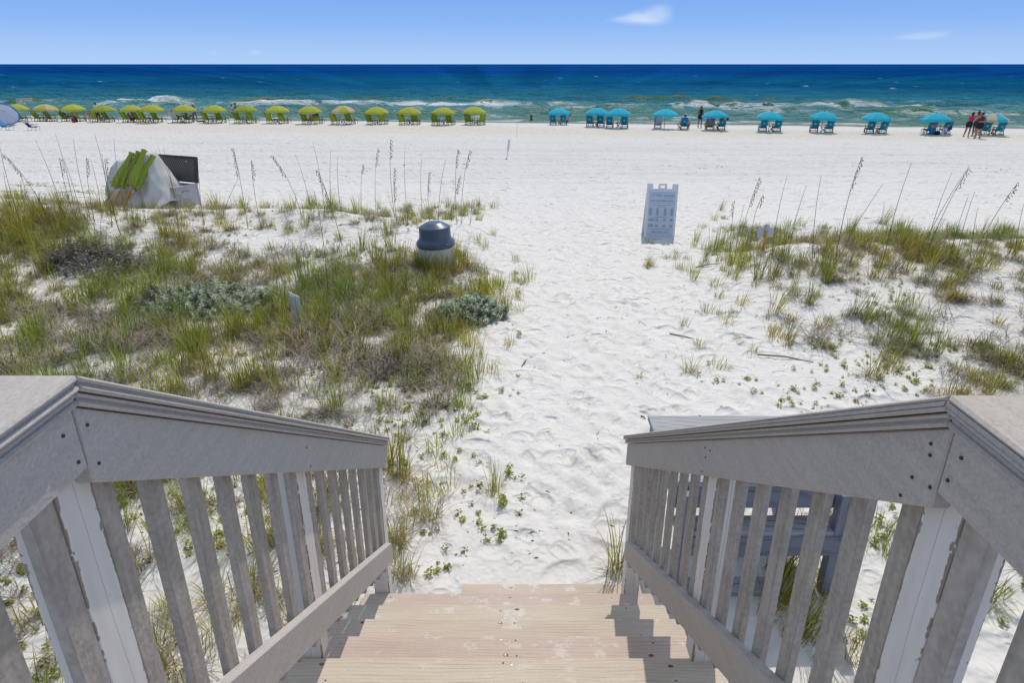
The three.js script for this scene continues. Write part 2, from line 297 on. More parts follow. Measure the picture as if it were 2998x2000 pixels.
{
  const ripple = dataTex(512, 512, (x, y) => { const u = x / 512, v = y / 512; return [0.5 + 0.2 * tnoise(u * 7, v * 12, 7, 12, 81) + 0.17 * tnoise(u * 17 + v * 3, v * 31, 17, 31, 82) + 0.13 * tnoise(u * 40, v * 70, 40, 70, 83) + 0.07 * tnoise(u * 90, v * 140, 90, 140, 84)]; });
  // the shallow water by the beach, with its breaking waves; colours in a map told by x and q
  const TW = 2048, TH = 512, QM = 64, XM = 125, td = new Uint8Array(TW * TH * 4), rd = new Uint8Array(TW * TH * 4), enc = (v) => 255 * (v <= 0.0031308 ? v * 12.92 : 1.055 * Math.pow(clamp(v), 1 / 2.4) - 0.055);
  for (let j = 0; j < TH; j++) for (let i = 0; i < TW; i++) {
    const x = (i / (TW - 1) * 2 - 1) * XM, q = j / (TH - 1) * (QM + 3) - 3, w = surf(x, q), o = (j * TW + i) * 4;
    let c = bodyAndShadeColor(x, q);
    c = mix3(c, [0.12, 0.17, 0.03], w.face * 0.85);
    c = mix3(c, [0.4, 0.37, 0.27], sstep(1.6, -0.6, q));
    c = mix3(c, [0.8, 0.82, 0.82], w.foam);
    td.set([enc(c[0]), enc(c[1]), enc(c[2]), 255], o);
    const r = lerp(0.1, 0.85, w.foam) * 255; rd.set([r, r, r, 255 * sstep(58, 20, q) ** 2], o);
  }
  const mk = (d, s) => { const t = new THREE.DataTexture(d, TW, TH); t.magFilter = t.minFilter = THREE.LinearFilter; if (s) t.colorSpace = THREE.SRGBColorSpace; t.needsUpdate = true; return t; };
  const nx = 620, ny = 230;
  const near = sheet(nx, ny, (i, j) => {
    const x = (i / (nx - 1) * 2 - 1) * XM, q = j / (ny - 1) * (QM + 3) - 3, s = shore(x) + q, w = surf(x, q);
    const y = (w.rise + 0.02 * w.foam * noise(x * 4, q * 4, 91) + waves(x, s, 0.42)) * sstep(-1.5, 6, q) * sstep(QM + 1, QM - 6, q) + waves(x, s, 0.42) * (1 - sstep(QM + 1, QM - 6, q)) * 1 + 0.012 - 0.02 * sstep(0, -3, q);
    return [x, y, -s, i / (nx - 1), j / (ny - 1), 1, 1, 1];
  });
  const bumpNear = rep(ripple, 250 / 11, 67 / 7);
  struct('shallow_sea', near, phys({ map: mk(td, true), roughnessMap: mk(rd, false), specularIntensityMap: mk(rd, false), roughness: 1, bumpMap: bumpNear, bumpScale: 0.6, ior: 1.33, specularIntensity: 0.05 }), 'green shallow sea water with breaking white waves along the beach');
  const fx = 560, fy = 420, q0 = QM, L = Math.log(14000 / (q0 + 72));
  const far = sheet(fx, fy, (i, j) => {
    const t = (i / (fx - 1) - 0.5) * 2, e = Math.exp(L * j / (fy - 1)) - 1, x = (t * 0.8 + 0.2 * t * t * t) * (XM + e * 150 * 1.6), q = q0 + e * (q0 + 72), s = shore(clamp(x, -400, 400)) + q;
    const sp = Math.max(0.42, 2.2 * (XM + e * 240) / fx), y = waves(x, s, sp) + 0.012, c = bodyAndShadeColor(x, q);
    return [x, y, -s, x / 11, s / 7, c[0], c[1], c[2]];
  });
  struct('sea', far, phys({ vertexColors: true, roughness: 0.1, bumpMap: ripple, bumpScale: 0.8, ior: 1.33, specularIntensity: 0 }), 'deep blue open sea reaching to the horizon');
}

// ------------------------------------------------------------------ materials of the stairs
const canvas = (w, h) => { const c = document.createElement('canvas'); c.width = w; c.height = h; return [c, c.getContext('2d')]; };
function canvasTex(c, srgb = true) { const t = new THREE.CanvasTexture(c); t.wrapS = t.wrapT = THREE.RepeatWrapping; if (srgb) t.colorSpace = THREE.SRGBColorSpace; return t; }
const enc3 = (c) => c.map((v) => (v <= 0.0031308 ? v * 12.92 : 1.055 * Math.pow(clamp(v), 1 / 2.4) - 0.055));
// speckled grey composite, with fine brushing along u
const speckle = dataTex(512, 512, (x, y) => {
  const u = x / 512, v = y / 512, n = 0.5 + 0.22 * tnoise(u * 128, v * 200, 128, 200, 101) + 0.18 * tnoise(u * 200, v * 240, 200, 240, 102) + 0.14 * tnoise(u * 6, v * 60, 6, 60, 103) + 0.05 * tnoise(u * 3, v * 3, 3, 3, 104);
  const k = 0.8 + 0.4 * n; return enc3([0.475 * k, 0.437 * k, 0.402 * k]);
}, true);
const speckleBump = dataTex(256, 256, (x, y) => { const u = x / 256, v = y / 256; return [0.5 + 0.3 * tnoise(u * 90, v * 128, 90, 128, 105) + 0.2 * tnoise(u * 20, v * 100, 20, 100, 106)]; });
// long wood grain: rings of a plank cut lengthwise
function grainTex(k, base, line, strength, ringy) {
  return dataTex(1024, 512, (x, y) => {
    const u = x / 1024, v = y / 512, warp = 0.5 * tnoise(u * 2, v * 3, 2, 3, k) + 0.25 * tnoise(u * 5, v * 6, 5, 6, k + 1), r = (v + 0.06 * warp) * ringy + 1.8 * tnoise(u * 2 + 0.4, v * 2, 2, 2, k + 2);
    const g = Math.pow(0.5 + 0.5 * Math.sin(r * 6.283), 6) * (0.5 + 0.5 * tnoise(u * 9, v * 50, 9, 50, k + 3)) + 0.22 * Math.max(0, tnoise(u * 14, v * 170, 14, 170, k + 4));
    const m = 1 + 0.06 * tnoise(u * 4, v * 9, 4, 9, k + 5) + 0.05 * tnoise(u * 220, v * 220, 220, 220, k + 6);
    return enc3(mix3(base, line, clamp(g * strength)).map((c) => c * m));
  }, true);
}
const M = {
  composite: std({ map: rep(speckle, 1.6, 1.6), bumpMap: rep(speckleBump, 3, 3), bumpScale: 0.0006, roughness: 0.85 }),
  compositeWarm: std({ map: rep(speckle, 1.6, 1.6), color: col(1, 0.965, 0.92), bumpMap: rep(speckleBump, 3, 3), bumpScale: 0.0006, roughness: 0.85 }),
  dark: std({ color: col(0.05, 0.045, 0.04), roughness: 0.7 }),
  rust: std({ color: col(0.3, 0.15, 0.07), roughness: 0.9 }),
  steel: std({ color: col(0.35, 0.35, 0.36), metalness: 0.7, roughness: 0.45 }),
};
M.baluster = std({ map: dataTex(512, 256, (x, y) => {
  const u = x / 512, v = y / 256, moss = sstep(0.1, 0.7, 0.25 + 0.5 * tnoise(u * 2, v * 9, 2, 9, 111) + 0.5 * tnoise(u * 14, v * 60, 14, 60, 112)), n = 0.9 + 0.12 * tnoise(u * 110, v * 128, 110, 128, 113) + 0.12 * tnoise(u * 10, v * 90, 10, 90, 114);
  return enc3(mix3([0.45 * n, 0.395 * n, 0.35 * n], [0.31 * n, 0.29 * n, 0.16 * n], moss * 0.25));
}, true), bumpMap: rep(speckleBump, 2, 2), bumpScale: 0.001, roughness: 0.88 });
M.tread = Array.from({ length: 9 }, (_, i) => {                    // one plank each: lengthwise grain, and dry sand trodden into the middle of the lower ones
  const k = 300 + i * 17, base = [[0.62, 0.515, 0.41], [0.61, 0.482, 0.4], [0.64, 0.55, 0.435]][[2, 2, 0, 2, 1, 0, 2, 1, 0][i]], line = [0.36, 0.27, 0.2], dust = [0, 0, 0, 0.5, 0.75, 0.85, 1, 1, 1][i];
  const t = dataTex(1024, 160, (x, y) => {
    const u = x / 1024, v = y / 160, arch = 0.5 * tnoise(u * 3, v, 3, 1, k) + 0.3 * tnoise(u * 7, v * 2, 7, 2, k + 1), r = (v + 0.22 * arch) * 9 + 2.5 * Math.exp(-((u - 0.3 - 0.1 * (i % 4)) ** 2) / 0.02) * (v - 0.5);
    const g = Math.pow(0.5 + 0.5 * Math.sin(r * 6.283), 7) * (0.55 + 0.45 * tnoise(u * 20, v * 12, 20, 12, k + 2)) + 0.5 * Math.max(0, tnoise(u * 10, v * 46, 10, 46, k + 3) - 0.25);
    const m = 1 + 0.05 * tnoise(u * 6, v * 2, 6, 2, k + 4) + 0.05 * tnoise(u * 400, v * 70, 400, 70, k + 5);
    const mid = Math.exp(-((u - 0.53 - 0.06 * tnoise(i + 0.5, 0.5, 9, 9, 3)) ** 2) / 0.035);
    const d1 = fbm(u * 22 + i * 3, v * 3.2, 6, k + 6) * 1.5 + 0.3 * noise(u * 190, v * 24, k + 7), sand = dust * sstep(0.1, 0.62, d1 - 0.5 + 0.42 * mid * (0.5 + 0.5 * dust)) * 0.62;
    return enc3(mix3(mix3(base, line, clamp(g * 0.6)).map((c) => c * m), [0.76, 0.73, 0.69], clamp(sand + 0.1 * mid * dust)));
  }, true);
  t.wrapS = t.wrapT = THREE.ClampToEdgeWrapping;
  return std({ map: t, bumpMap: rep(speckleBump, 2, 2), bumpScale: 0.0008, roughness: 0.82 });
});
M.tableWood = std({ map: rep(grainTex(160, [0.37, 0.375, 0.385], [0.14, 0.14, 0.15], 1.0, 9), 0.7, 2.2), roughness: 0.75 });
M.tableShaded = std({ map: grainTex(171, [0.2, 0.21, 0.26], [0.08, 0.085, 0.12], 1.0, 9), roughness: 0.65 });  // darker, bluer copy of the table wood, with shade painted into the side faces
{ // white paint, worn off to bare wood at the corners and along cracks
  const tex = dataTex(256, 1024, (x, y) => {
    const u = x / 256, v = y / 1024, e = Math.min(u, 1 - u), chip = e - 0.035 - 0.05 * tnoise(u * 4, v * 14, 4, 14, 181) - 0.05 * tnoise(u * 10, v * 60, 10, 60, 182) - 0.035 * tnoise(u * 20, v * 170, 20, 170, 190);
    const crackAt = 0.55 + 0.12 * tnoise(0.5, v * 3, 4, 3, 183) + 0.01 * tnoise(0.5, v * 60, 4, 60, 185), crack = Math.abs(u - crackAt) < 0.006 && tnoise(0.5, v * 4, 4, 4, 184) > -0.1;
    const fleck = tnoise(u * 24, v * 30, 24, 30, 186) + 0.7 * tnoise(u * 60, v * 60, 60, 60, 187) > 1.5;
    const p = [0.745, 0.71, 0.665].map((c) => c * (0.96 + 0.05 * tnoise(u * 5, v * 8, 5, 8, 188))), wood = mix3([0.24, 0.17, 0.11], [0.36, 0.31, 0.26], 0.5 + 0.5 * tnoise(u * 30, v * 6, 30, 6, 189));
    return enc3(chip < 0 || fleck ? wood : crack ? [0.3, 0.28, 0.26] : p);
  }, true);
  M.whitePaint = std({ map: tex, roughness: 0.6 });
  M.whitePost = (w, h) => { const t = rep(tex, 1, 1 / 1.1); return t; };
}

// ------------------------------------------------------------------ stairs down to the sand
const CX = -0.02, Yd = (d) => EYE - d;
{
  const stair = thing('beach_staircase', 'beige composite wood stairs with rusty screws going down to the white sand', 'stairs', [CX, 0, 0]);
  const r = rng(5), rust = [];
  const screwG = new THREE.CylinderGeometry(0.0034, 0.0034, 0.003, 8), rustG = new THREE.CylinderGeometry(0.0055, 0.007, 0.0016, 10);
  for (let k = -2; k <= 6; k++) {
    const F = 1.794 + 0.28 * (k - 1), D = 2.0 + 0.189 * (k - 1);
    for (const b of [0, 1]) {
      const g = bx(1.62, 0.026, 0.1415, 0.004, 'x'), uv = g.attributes.uv;
      for (let i = 0; i < uv.count; i++) uv.setXY(i, uv.getX(i) / 1.62 + 0.5, uv.getY(i) / 0.142 + 0.5);
      const board = obj('tread_board', g, M.tread[k + 2], stair);
      board.position.set(0, Yd(D) - 0.013, -(F - 0.071 - b * 0.1455));
      if (b === 0 && k >= 0) for (const x of [-0.66, -0.02, 0.03, 0.6]) for (const z of [-0.04, 0.035]) {
        if (r() < 0.12) continue;
        const xx = x + (r() - 0.5) * 0.05, zz = z + (r() - 0.5) * 0.02;
        const head = obj('screw', screwG, r() < 0.4 ? M.dark : M.steel, board); head.position.set(xx, 0.0128, zz);
        if (r() < 0.45) { const st = obj('rust_spot', rustG, M.rust, board); st.position.set(xx + 0.002, 0.0126, zz); st.scale.set(1.5 + r(), 1, 0.8 + 0.5 * r()); }
      }
    }
    const riser = obj('riser_board', bx(1.56, 0.15, 0.02, 0.003, 'x', r() * 3, r() * 3), M.compositeWarm, stair); riser.position.set(0, Yd(D) - 0.104, -(F - 0.035));
  }
  for (let i = 0; i < 17; i++) { const g = bx(1.28, 0.026, 0.1415, 0.004, 'x'), uv = g.attributes.uv; for (let k = 0; k < uv.count; k++) uv.setXY(k, uv.getX(k) / 1.62 + 0.5, uv.getY(k) / 0.142 + 0.5); const b = obj('deck_board', g, M.tread[i % 3], stair); b.position.set(0, Yd(1.433) - 0.013, -(0.59 - i * 0.1455)); }
  for (const sx of [-0.83, 0.83]) {
    const pts = [[0.2, Yd(1.12) - 0.42], [0.2, Yd(1.12) - 0.67], [3.5, Yd(3.35) - 0.4], [3.5, Yd(3.35) - 0.12]];
    obj('stringer', prism(pts.reverse(), sx - 0.019, sx + 0.019), M.compositeWarm, stair);
  }
}

// ------------------------------------------------------------------ railings
function railing(side, xi, kink, slope, D0, end, rail, post, far, label) {
  const t = thing('stair_railing', label, 'railing', [0, 0, 0], 0);
  const X = (a, b) => (side < 0 ? [xi - b, xi - a] : [xi + a, xi + b]);     // from the inner face outwards
  const dTop = (s) => D0 + Math.max(0, s - kink) * slope;
  const quad = (s0, s1, f0, f1) => [[s0, Yd(f1(s0))], [s1, Yd(f1(s1))], [s1, Yd(f0(s1))], [s0, Yd(f0(s0))]];
  const [b0, b1] = X(0, 0.03), mat = side < 0 ? M.composite : M.compositeWarm;
  const lev = (d) => () => d, drop = (k) => (s) => dTop(s) + k;
  // boards under the cap
  obj('rail_board', prism(quad(kink + 0.0015, end, dTop, drop(0.136)), b0, b1), mat, t);
  obj('rail_board', prism(quad(-1.1, kink - 0.0015, lev(D0), lev(D0 + 0.107)), b0, b1), mat, t);
  // two layers of cap, each with a groove along its inner edge on the left
  const layer = (s0, s1, k, h, w0, w1, name) => {
    const f = (s) => dTop(s) - k, [c0, c1] = X(w0, w1);
    const up = (s) => f(s) - h, cut = side < 0 || name === 'trim_strip' ? 0.007 : 0;
    const g = [prism(quad(s0, s1, (s) => f(s) - h, (s) => f(s) - h * 0.62), c0, c1, 0.004), prism(quad(s0, s1, (s) => f(s) - h * 0.38, f), c0, c1, 0.004)];
    const [i0, i1] = X(w0 + Math.max(cut, 0.0005), w1 - 0.004); g.push(prism(quad(s0 + 0.001, s1 - 0.001, (s) => f(s) - h * 0.64, (s) => f(s) - h * 0.36), i0, i1, 0));
    return obj(name, g, mat, t);
  };
  layer(kink + 0.002, end + 0.012, 0.002, 0.023, -0.014, 0.1, 'trim_strip');
  layer(kink + 0.002, end + 0.016, 0.027, 0.025, -0.022, 0.128, 'cap_rail');
  layer(-1.1, kink - 0.001, 0.002, 0.023, -0.014, 0.15, 'trim_strip');
  layer(-1.1, kink - 0.001, 0.027, 0.025, -0.022, 0.26, 'cap_rail');
  // low rail
  const [rs, rd, rsl, re] = rail, low = (s) => rd + (s - rs) * rsl, [l0, l1] = X(-0.004, 0.03);
  obj('low_rail', prism([[kink + 0.05, Yd(low(kink + 0.05) + 0.14)], [re - 0.01, Yd(low(re - 0.01) + 0.13)], [re, Yd(low(re) + 0.115)], [re, Yd(low(re) + 0.012)], [re - 0.018, Yd(low(re - 0.018))], [kink + 0.05, Yd(low(kink + 0.05))]], l0, l1, 0.004), mat, t);
  const under = (s) => low(s) + 0.175;
  // posts
  const posts = [[post, Yd(D0 + 0.03), Yd(1.75)], [rail[4], Yd(dTop(rail[4]) + 0.02), Yd(2.012)], [far, Yd(dTop(far) + 0.02), Yd(3.25)]];
  for (const [s, top, bottom] of posts) {
    const w = 0.084, h = top - bottom, [p0, p1] = X(0.03, 0.03 + w), g = new RoundedBoxGeometry(w, h, w, 1, 0.003), uv = g.attributes.uv;
    for (let i = 0; i < uv.count; i++) uv.setXY(i, uv.getX(i), uv.getY(i) * h / 1.2 + s);
    const p = obj('post', g, M.whitePaint, t); p.position.set((p0 + p1) / 2, (top + bottom) / 2, -s);
  }
  // balusters, one close on each side of every post and the rest between them
  const at0 = [], half = 0.042, bw = 0.051, step = 0.1335;
  const fill = (a, b) => { const first = a + half + bw / 2 + 0.0015, last = b - half - bw / 2 - 0.0015, n = Math.round((last - first) / step); for (let i = 0; i <= n; i++) at0.push(first + (last - first) * i / n); };
  for (let s = post - half - bw / 2 - 0.001, i = 0; i < 6; i++) at0.push(s - i * step);
  fill(post, rail[4]); fill(rail[4], far);
  const bd = 0.021, [q0, q1] = X(0.031, 0.031 + bd), rr = rng(side < 0 ? 3 : 4);
  for (const s of at0) {
    const top = Yd(dTop(s) + 0.03), bottom = Yd((s > kink + 0.1 ? under(s) : low(kink) + 0.15) + 0.012 * rr()), h = top - bottom;
    const b = obj('baluster', bx(bd, h, bw, 0.003, 'y', rr() * 3, rr() * 3), M.baluster, t); b.position.set((q0 + q1) / 2, (top + bottom) / 2, -s); b.rotation.y = (rr() - 0.5) * 0.03;
  }
  // screws
  const sg = new THREE.CylinderGeometry(0.0029, 0.0029, 0.004, 8); sg.rotateZ(Math.PI / 2);
  const spots = side < 0 ? [[kink + 0.02, 0.03], [kink + 0.022, 0.1], [kink - 0.035, 0.03], [kink - 0.02, 0.085], [rail[4], 0.045], [rail[4] + 0.012, 0.115], [far - 0.01, 0.03], [far - 0.01, 0.1]]
    : [[kink + 0.035, 0.025], [kink + 0.03, 0.045], [kink + 0.055, 0.085], [kink - 0.03, 0.03], [kink - 0.018, 0.075], [kink + 0.07, 0.12], [kink + 0.012, 0.1], [rail[4] + 0.02, 0.03], [rail[4] - 0.03, 0.04], [rail[4] + 0.005, 0.065], [rail[4] + 0.02, 0.12], [far + 0.02, 0.03], [far + 0.02, 0.1]];
  for (const [s, d] of spots) { const m = obj('screw', sg, M.dark, t); m.position.set(side < 0 ? xi + 0.0002 : xi - 0.0002, Yd(dTop(s) + d), -s); }
  const topScrew = obj('screw', new THREE.CylinderGeometry(0.004, 0.004, 0.003, 8), M.dark, t); topScrew.position.set(side < 0 ? xi - 0.09 : xi + 0.075, Yd(D0 - 0.0525), -(kink - 0.03));
  return t;
}
railing(-1, -0.66, 0.884, 0.646, 0.475, 3.012, [1.268, 1.415, 0.6, 2.931, 1.842], 0.876, 2.966, 'grey composite stair railing beside the tall dune grass, with greenish algae on its balusters');
railing(1, 0.62, 0.815, 0.621, 0.472, 3.09, [1.17, 1.37, 0.583, 2.92, 1.819], 0.828, 3.045, 'grey composite stair railing in front of the dark slatted table');

// ------------------------------------------------------------------ slatted table beyond the railing
{
  const t = thing('slatted_table', 'grey wood-grain slatted table with a low shelf on the sand behind the railing', 'table', [0, 0, 0]);
  const x0 = 0.94, x1 = 1.94, s0 = 3.19, top = Yd(2.2), r = rng(8);
  for (let i = 0; i < 3; i++) { const b = obj('plank', bx(x1 - x0 + 0.04, 0.036, 0.252, 0.005, 'x', r() * 2, r() * 2), M.tableWood, t); b.position.set((x0 + x1) / 2, top - 0.018, -(s0 + 0.126 + i * 0.2615)); }
  for (const [y, a, d] of [[top - 0.107, s0 + 0.012, 0.14], [top - 0.107, s0 + 0.76, 0.14]]) { const b = obj('apron', bx(x1 - x0, d, 0.036, 0.006, 'x', r(), r()), M.tableShaded, t); b.position.set((x0 + x1) / 2, y, -a); }
  for (const x of [x0 + 0.018, x1 - 0.018]) { const b = obj('end_apron', bx(0.034, 0.14, 0.7, 0.005, 'z'), M.tableShaded, t); b.position.set(x, top - 0.108, -(s0 + 0.386)); }
  for (const x of [x0 + 0.06, x1 - 0.05]) for (const s of [s0 - 0.05, s0 + 0.7]) { const h = top - 0.04 - ground(x, s) + 0.25, b = obj('leg', bx(0.075, h, 0.07, 0.006, 'y'), M.tableShaded, t); b.position.set(x, top - 0.04 - h / 2, -s); }
  const sy = Yd(2.49);
  for (let i = 0; i < 1; i++) { const b = obj('shelf_plank', bx(x1 - x0 - 0.02, 0.03, 0.16, 0.005, 'x', r(), r()), M.tableWood, t); b.position.set((x0 + x1) / 2, sy - 0.015, -(s0 + 0.0)); }
  const e = obj('shelf_apron', bx(x1 - x0, 0.13, 0.03, 0.006, 'x', r(), r()), M.tableShaded, t); e.position.set((x0 + x1) / 2, sy - 0.09, -(s0 - 0.085));
  const base = obj('ground_plank', bx(x1 - x0 - 0.2, 0.03, 0.13, 0.004, 'x', r(), r()), M.tableWood, t); base.position.set((x0 + x1) / 2 - 0.1, ground(1.3, 3.1) + 0.03, -3.16);
}

// ------------------------------------------------------------------ dune plants
function blade(r, len, w, lean, az, bend, base, c0, c1, c2, pos, nor, colr, seg = 4) {
  // a ribbon that leans out and arches over; colours from foot to tip
  let a = lean, x = base[0], y = base[1], z = base[2], px = [];
  const ca = Math.cos(az), sa = Math.sin(az), L = len / seg, tw = (r() - 0.5) * 1.6;
  for (let i = 0; i <= seg; i++) {
    const t = i / seg, ww = w * (i === seg ? 0.06 : (0.75 + 0.4 * t) * (1 - 0.75 * t * t)), wx = Math.cos(az + Math.PI / 2 + tw * t), wz = Math.sin(az + Math.PI / 2 + tw * t);
    px.push([x - wx * ww / 2, y, z - wz * ww / 2, x + wx * ww / 2, y, z + wz * ww / 2, t, a]);
    x += Math.sin(a) * ca * L; z += Math.sin(a) * sa * L; y += Math.cos(a) * L; a += bend / seg * (0.5 + t);
  }
  for (let i = 0; i < seg; i++) {
    const A = px[i], B = px[i + 1], q = [A.slice(0, 3), A.slice(3, 6), B.slice(0, 3), B.slice(3, 6)];
    const put = (k, t) => { pos.push(...q[k]); const an = t < 0.5 ? A[7] : B[7]; nor.push(-Math.cos(an) * ca, Math.sin(an) * 0.8 + 0.35, -Math.cos(an) * sa); const T = k < 2 ? A[6] : B[6]; colr.push(...(T < 0.45 ? mix3(c0, c1, T / 0.45) : mix3(c1, c2, (T - 0.45) / 0.55))); };
    for (const k of [0, 1, 2, 1, 3, 2]) put(k, k < 2 ? 0 : 1);
  }
}
function bladeGeo(f) { const pos = [], nor = [], c = []; f(pos, nor, c);
  for (let i = 0; i < pos.length; i += 9) {                        // wind every triangle the way its normal looks
    const [ax, ay, az, bx1, by1, bz1, cx1, cy1, cz1] = pos.slice(i, i + 9), ux = bx1 - ax, uy = by1 - ay, uz = bz1 - az, vx = cx1 - ax, vy = cy1 - ay, vz = cz1 - az;
    if ((uy * vz - uz * vy) * nor[i] + (uz * vx - ux * vz) * nor[i + 1] + (ux * vy - uy * vx) * nor[i + 2] < 0) for (const a of [pos, nor, c]) for (let k = 0; k < 3; k++) { const t = a[i + 3 + k]; a[i + 3 + k] = a[i + 6 + k]; a[i + 6 + k] = t; }
  }
  const g = new THREE.BufferGeometry(); g.setAttribute('position', new THREE.Float32BufferAttribute(pos, 3)); g.setAttribute('normal', new THREE.Float32BufferAttribute(nor, 3)); g.setAttribute('color', new THREE.Float32BufferAttribute(c, 3)); return g; }
function jit(c, r, k = 0.25) { const m = 1 + (r() - 0.5) * 2 * k, n = 1 + (r() - 0.5) * k; return [c[0] * m * n, c[1] * m, c[2] * m / n]; }
const GREEN = [[0.42, 0.4, 0.025], [0.3, 0.335, 0.02], [0.52, 0.46, 0.06], [0.2, 0.24, 0.025]], STRAW = [0.55, 0.42, 0.17], GREYDRY = [0.3, 0.26, 0.21];
function greenTuft(seed, n, tall, spread, dryShare) {
  const r = rng(seed);
  return bladeGeo((p, q, c) => {
    for (let i = 0; i < n; i++) {
      const az = r() * 6.283, rad = spread * Math.sqrt(r()), dry = r() < dryShare, len = tall * (0.45 + 0.65 * r()), g = jit(GREEN[Math.floor(r() * 4)], r), st = jit(STRAW, r, 0.2);
      blade(r, dry ? len * 0.8 : len, 0.0075 + 0.0045 * r(), 0.08 + 0.5 * r() * r() + (dry ? 0.3 : 0), az, 0.25 + 1.5 * r() * r() + (dry ? 0.8 : 0), [Math.cos(az + (i % 2 ? 0 : 2 + i)) * rad, -0.02, Math.sin(az + (i % 2 ? 0 : 2 + i)) * rad], dry ? jit(GREYDRY, r) : mix3(g, STRAW, 0.45), dry ? st : g, dry ? st : mix3(g, STRAW, r() * 0.6), p, q, c);
    }
  });
}
function dryTuft(seed, n, size) {
  const r = rng(seed);
  return bladeGeo((p, q, c) => {
    for (let i = 0; i < n; i++) {
      const az = r() * 6.283, rad = size * 0.4 * Math.sqrt(r()), g = jit(r() < 0.7 ? GREYDRY : [0.3, 0.25, 0.17], r, 0.35);
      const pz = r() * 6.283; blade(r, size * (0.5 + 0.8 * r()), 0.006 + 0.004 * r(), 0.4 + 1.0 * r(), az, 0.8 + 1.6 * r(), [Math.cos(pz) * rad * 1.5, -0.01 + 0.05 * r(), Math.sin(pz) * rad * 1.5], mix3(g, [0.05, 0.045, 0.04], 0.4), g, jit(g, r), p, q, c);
    }
  });
}
function leafyBit(seed, n, size, c0, c1, tall, long) {              // a sprig or a mat of small leaves
  const r = rng(seed);
  return bladeGeo((p, q, c) => {
    for (let i = 0; i < n; i++) {
      const az = r() * 6.283, t = r(), y = tall * t, rad = size * (0.15 + 0.6 * r()) * (tall > 0.1 ? 0.5 : 1.6), g = jit(mix3(c0, c1, r()), r, 0.22), L = size * (0.7 + 0.6 * r()), w = L / long;
      const bx0 = [Math.cos(az * 3.1 + i) * rad, y, Math.sin(az * 3.1 + i) * rad], ca = Math.cos(az), sa = Math.sin(az), up = 0.15 + 0.7 * r();
      const P = [bx0, [bx0[0] + ca * L * 0.5 - sa * w, y + L * up * 0.4, bx0[2] + sa * L * 0.5 + ca * w], [bx0[0] + ca * L, y + L * up * 0.45, bx0[2] + sa * L], [bx0[0] + ca * L * 0.5 + sa * w, y + L * up * 0.4, bx0[2] + sa * L * 0.5 - ca * w], [bx0[0] + ca * L * 0.5, y + L * up * 0.28, bx0[2] + sa * L * 0.5]];
      for (const [a, b, d] of [[0, 4, 1], [1, 4, 2], [2, 4, 3], [3, 4, 0]]) { p.push(...P[a], ...P[b], ...P[d]); for (let k = 0; k < 3; k++) { const e = (k - 1) * 0.25; q.push(-ca * 0.35 + e * sa, 0.9, -sa * 0.35 - e * ca); c.push(...g); } }
      if (tall > 0.1 && i % 3 === 0) { const s = 0.003; p.push(-s, 0, 0, s, 0, 0, bx0[0], y, bx0[2]); for (let k = 0; k < 3; k++) { q.push(0, 0.5, 0.8); c.push(...mix3(c0, [0.1, 0.08, 0.05], 0.6)); } }
    }
  });
}
const leafMat = phys({ vertexColors: true, side: THREE.DoubleSide, roughness: 0.65, transmission: 0.5, thickness: 0, specularIntensity: 0.3 });
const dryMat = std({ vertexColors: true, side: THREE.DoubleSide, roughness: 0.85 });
const silverMat = std({ vertexColors: true, side: THREE.DoubleSide, roughness: 0.6 });
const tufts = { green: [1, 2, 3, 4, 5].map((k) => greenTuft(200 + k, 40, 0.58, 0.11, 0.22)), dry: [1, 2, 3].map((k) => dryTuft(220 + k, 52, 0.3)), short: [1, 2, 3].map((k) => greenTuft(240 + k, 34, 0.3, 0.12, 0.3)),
  leaf: [1, 2, 3].map((k) => leafyBit(260 + k, 34, 0.026, [0.24, 0.3, 0.03], [0.36, 0.42, 0.05], 0.05, 2.8)), vine: [1, 2].map((k) => leafyBit(270 + k, 12, 0.026, [0.22, 0.26, 0.04], [0.34, 0.34, 0.08], 0.03, 2.6)),
  silver: [1, 2].map((k) => leafyBit(280 + k, 30, 0.06, [0.2, 0.26, 0.14], [0.38, 0.43, 0.3], 0.2, 5.5)), dead: [1, 2].map((k) => leafyBit(290 + k, 26, 0.05, [0.13, 0.115, 0.1], [0.23, 0.205, 0.185], 0.3, 5)) };
const mats = { green: leafMat, dry: dryMat, short: leafMat, leaf: leafMat, vine: leafMat, silver: silverMat, dead: dryMat };

// how thickly things grew, read off the photograph once: rows of 50 pixels from y = 580, columns of 100 pixels
const growGreen = ['321111111222221000000000000000', '886543211121110000000100000000', '998787211001110000011342344422', '996477332122330000011553676734', '986565555666651100001433445545', '654664368888864100000142223334', '455565678887753100000024232222', '766766788877641000001553653123', '876766777777642000001643443223', '776665667667643000002222322244', '665554554455553000000001111254', '555554555444443100000001111253', '555555556544443100000000111122', '333333444533432000000000000122', '333333334433332100000000000112', '333333333333222100000000000112', '887765444322343100000000001125', '887766444222332100000000112125', '887766543222221000000011111126', '887766543222221000000012211137', '887766543222232000000024211137', '887766543222242000000035421137', '887766543222242000000036521137', '887766543222232000000036521137'];
const growLeaf = ['000000000000000000000000000000', '220111111011100000000000000000', '233322222111000000000000000000', '223222222332210000000000000000', '322222344665430000000001111110', '323333456666530000000000111110', '233233366777630000000000211110', '222222356777631000000011212110', '222233345566642000000002212210', '222223345445542000001111122222', '222223334334443000002222223322', '222233344334443000001122223321', '222223344444443000000011222222', '222223333444333000000000011222', '222222333333333000000000001122', '222222333333222100000000001122', '222222333333323100000000001122', '333333333322333100000000012122', '333333333322233000000001122122', '333333333322232000000001222122', '333333333322232000000001222122', '333333333322232000000001222122', '333333333322232000000001222122', '333333333322232000000001222122'];
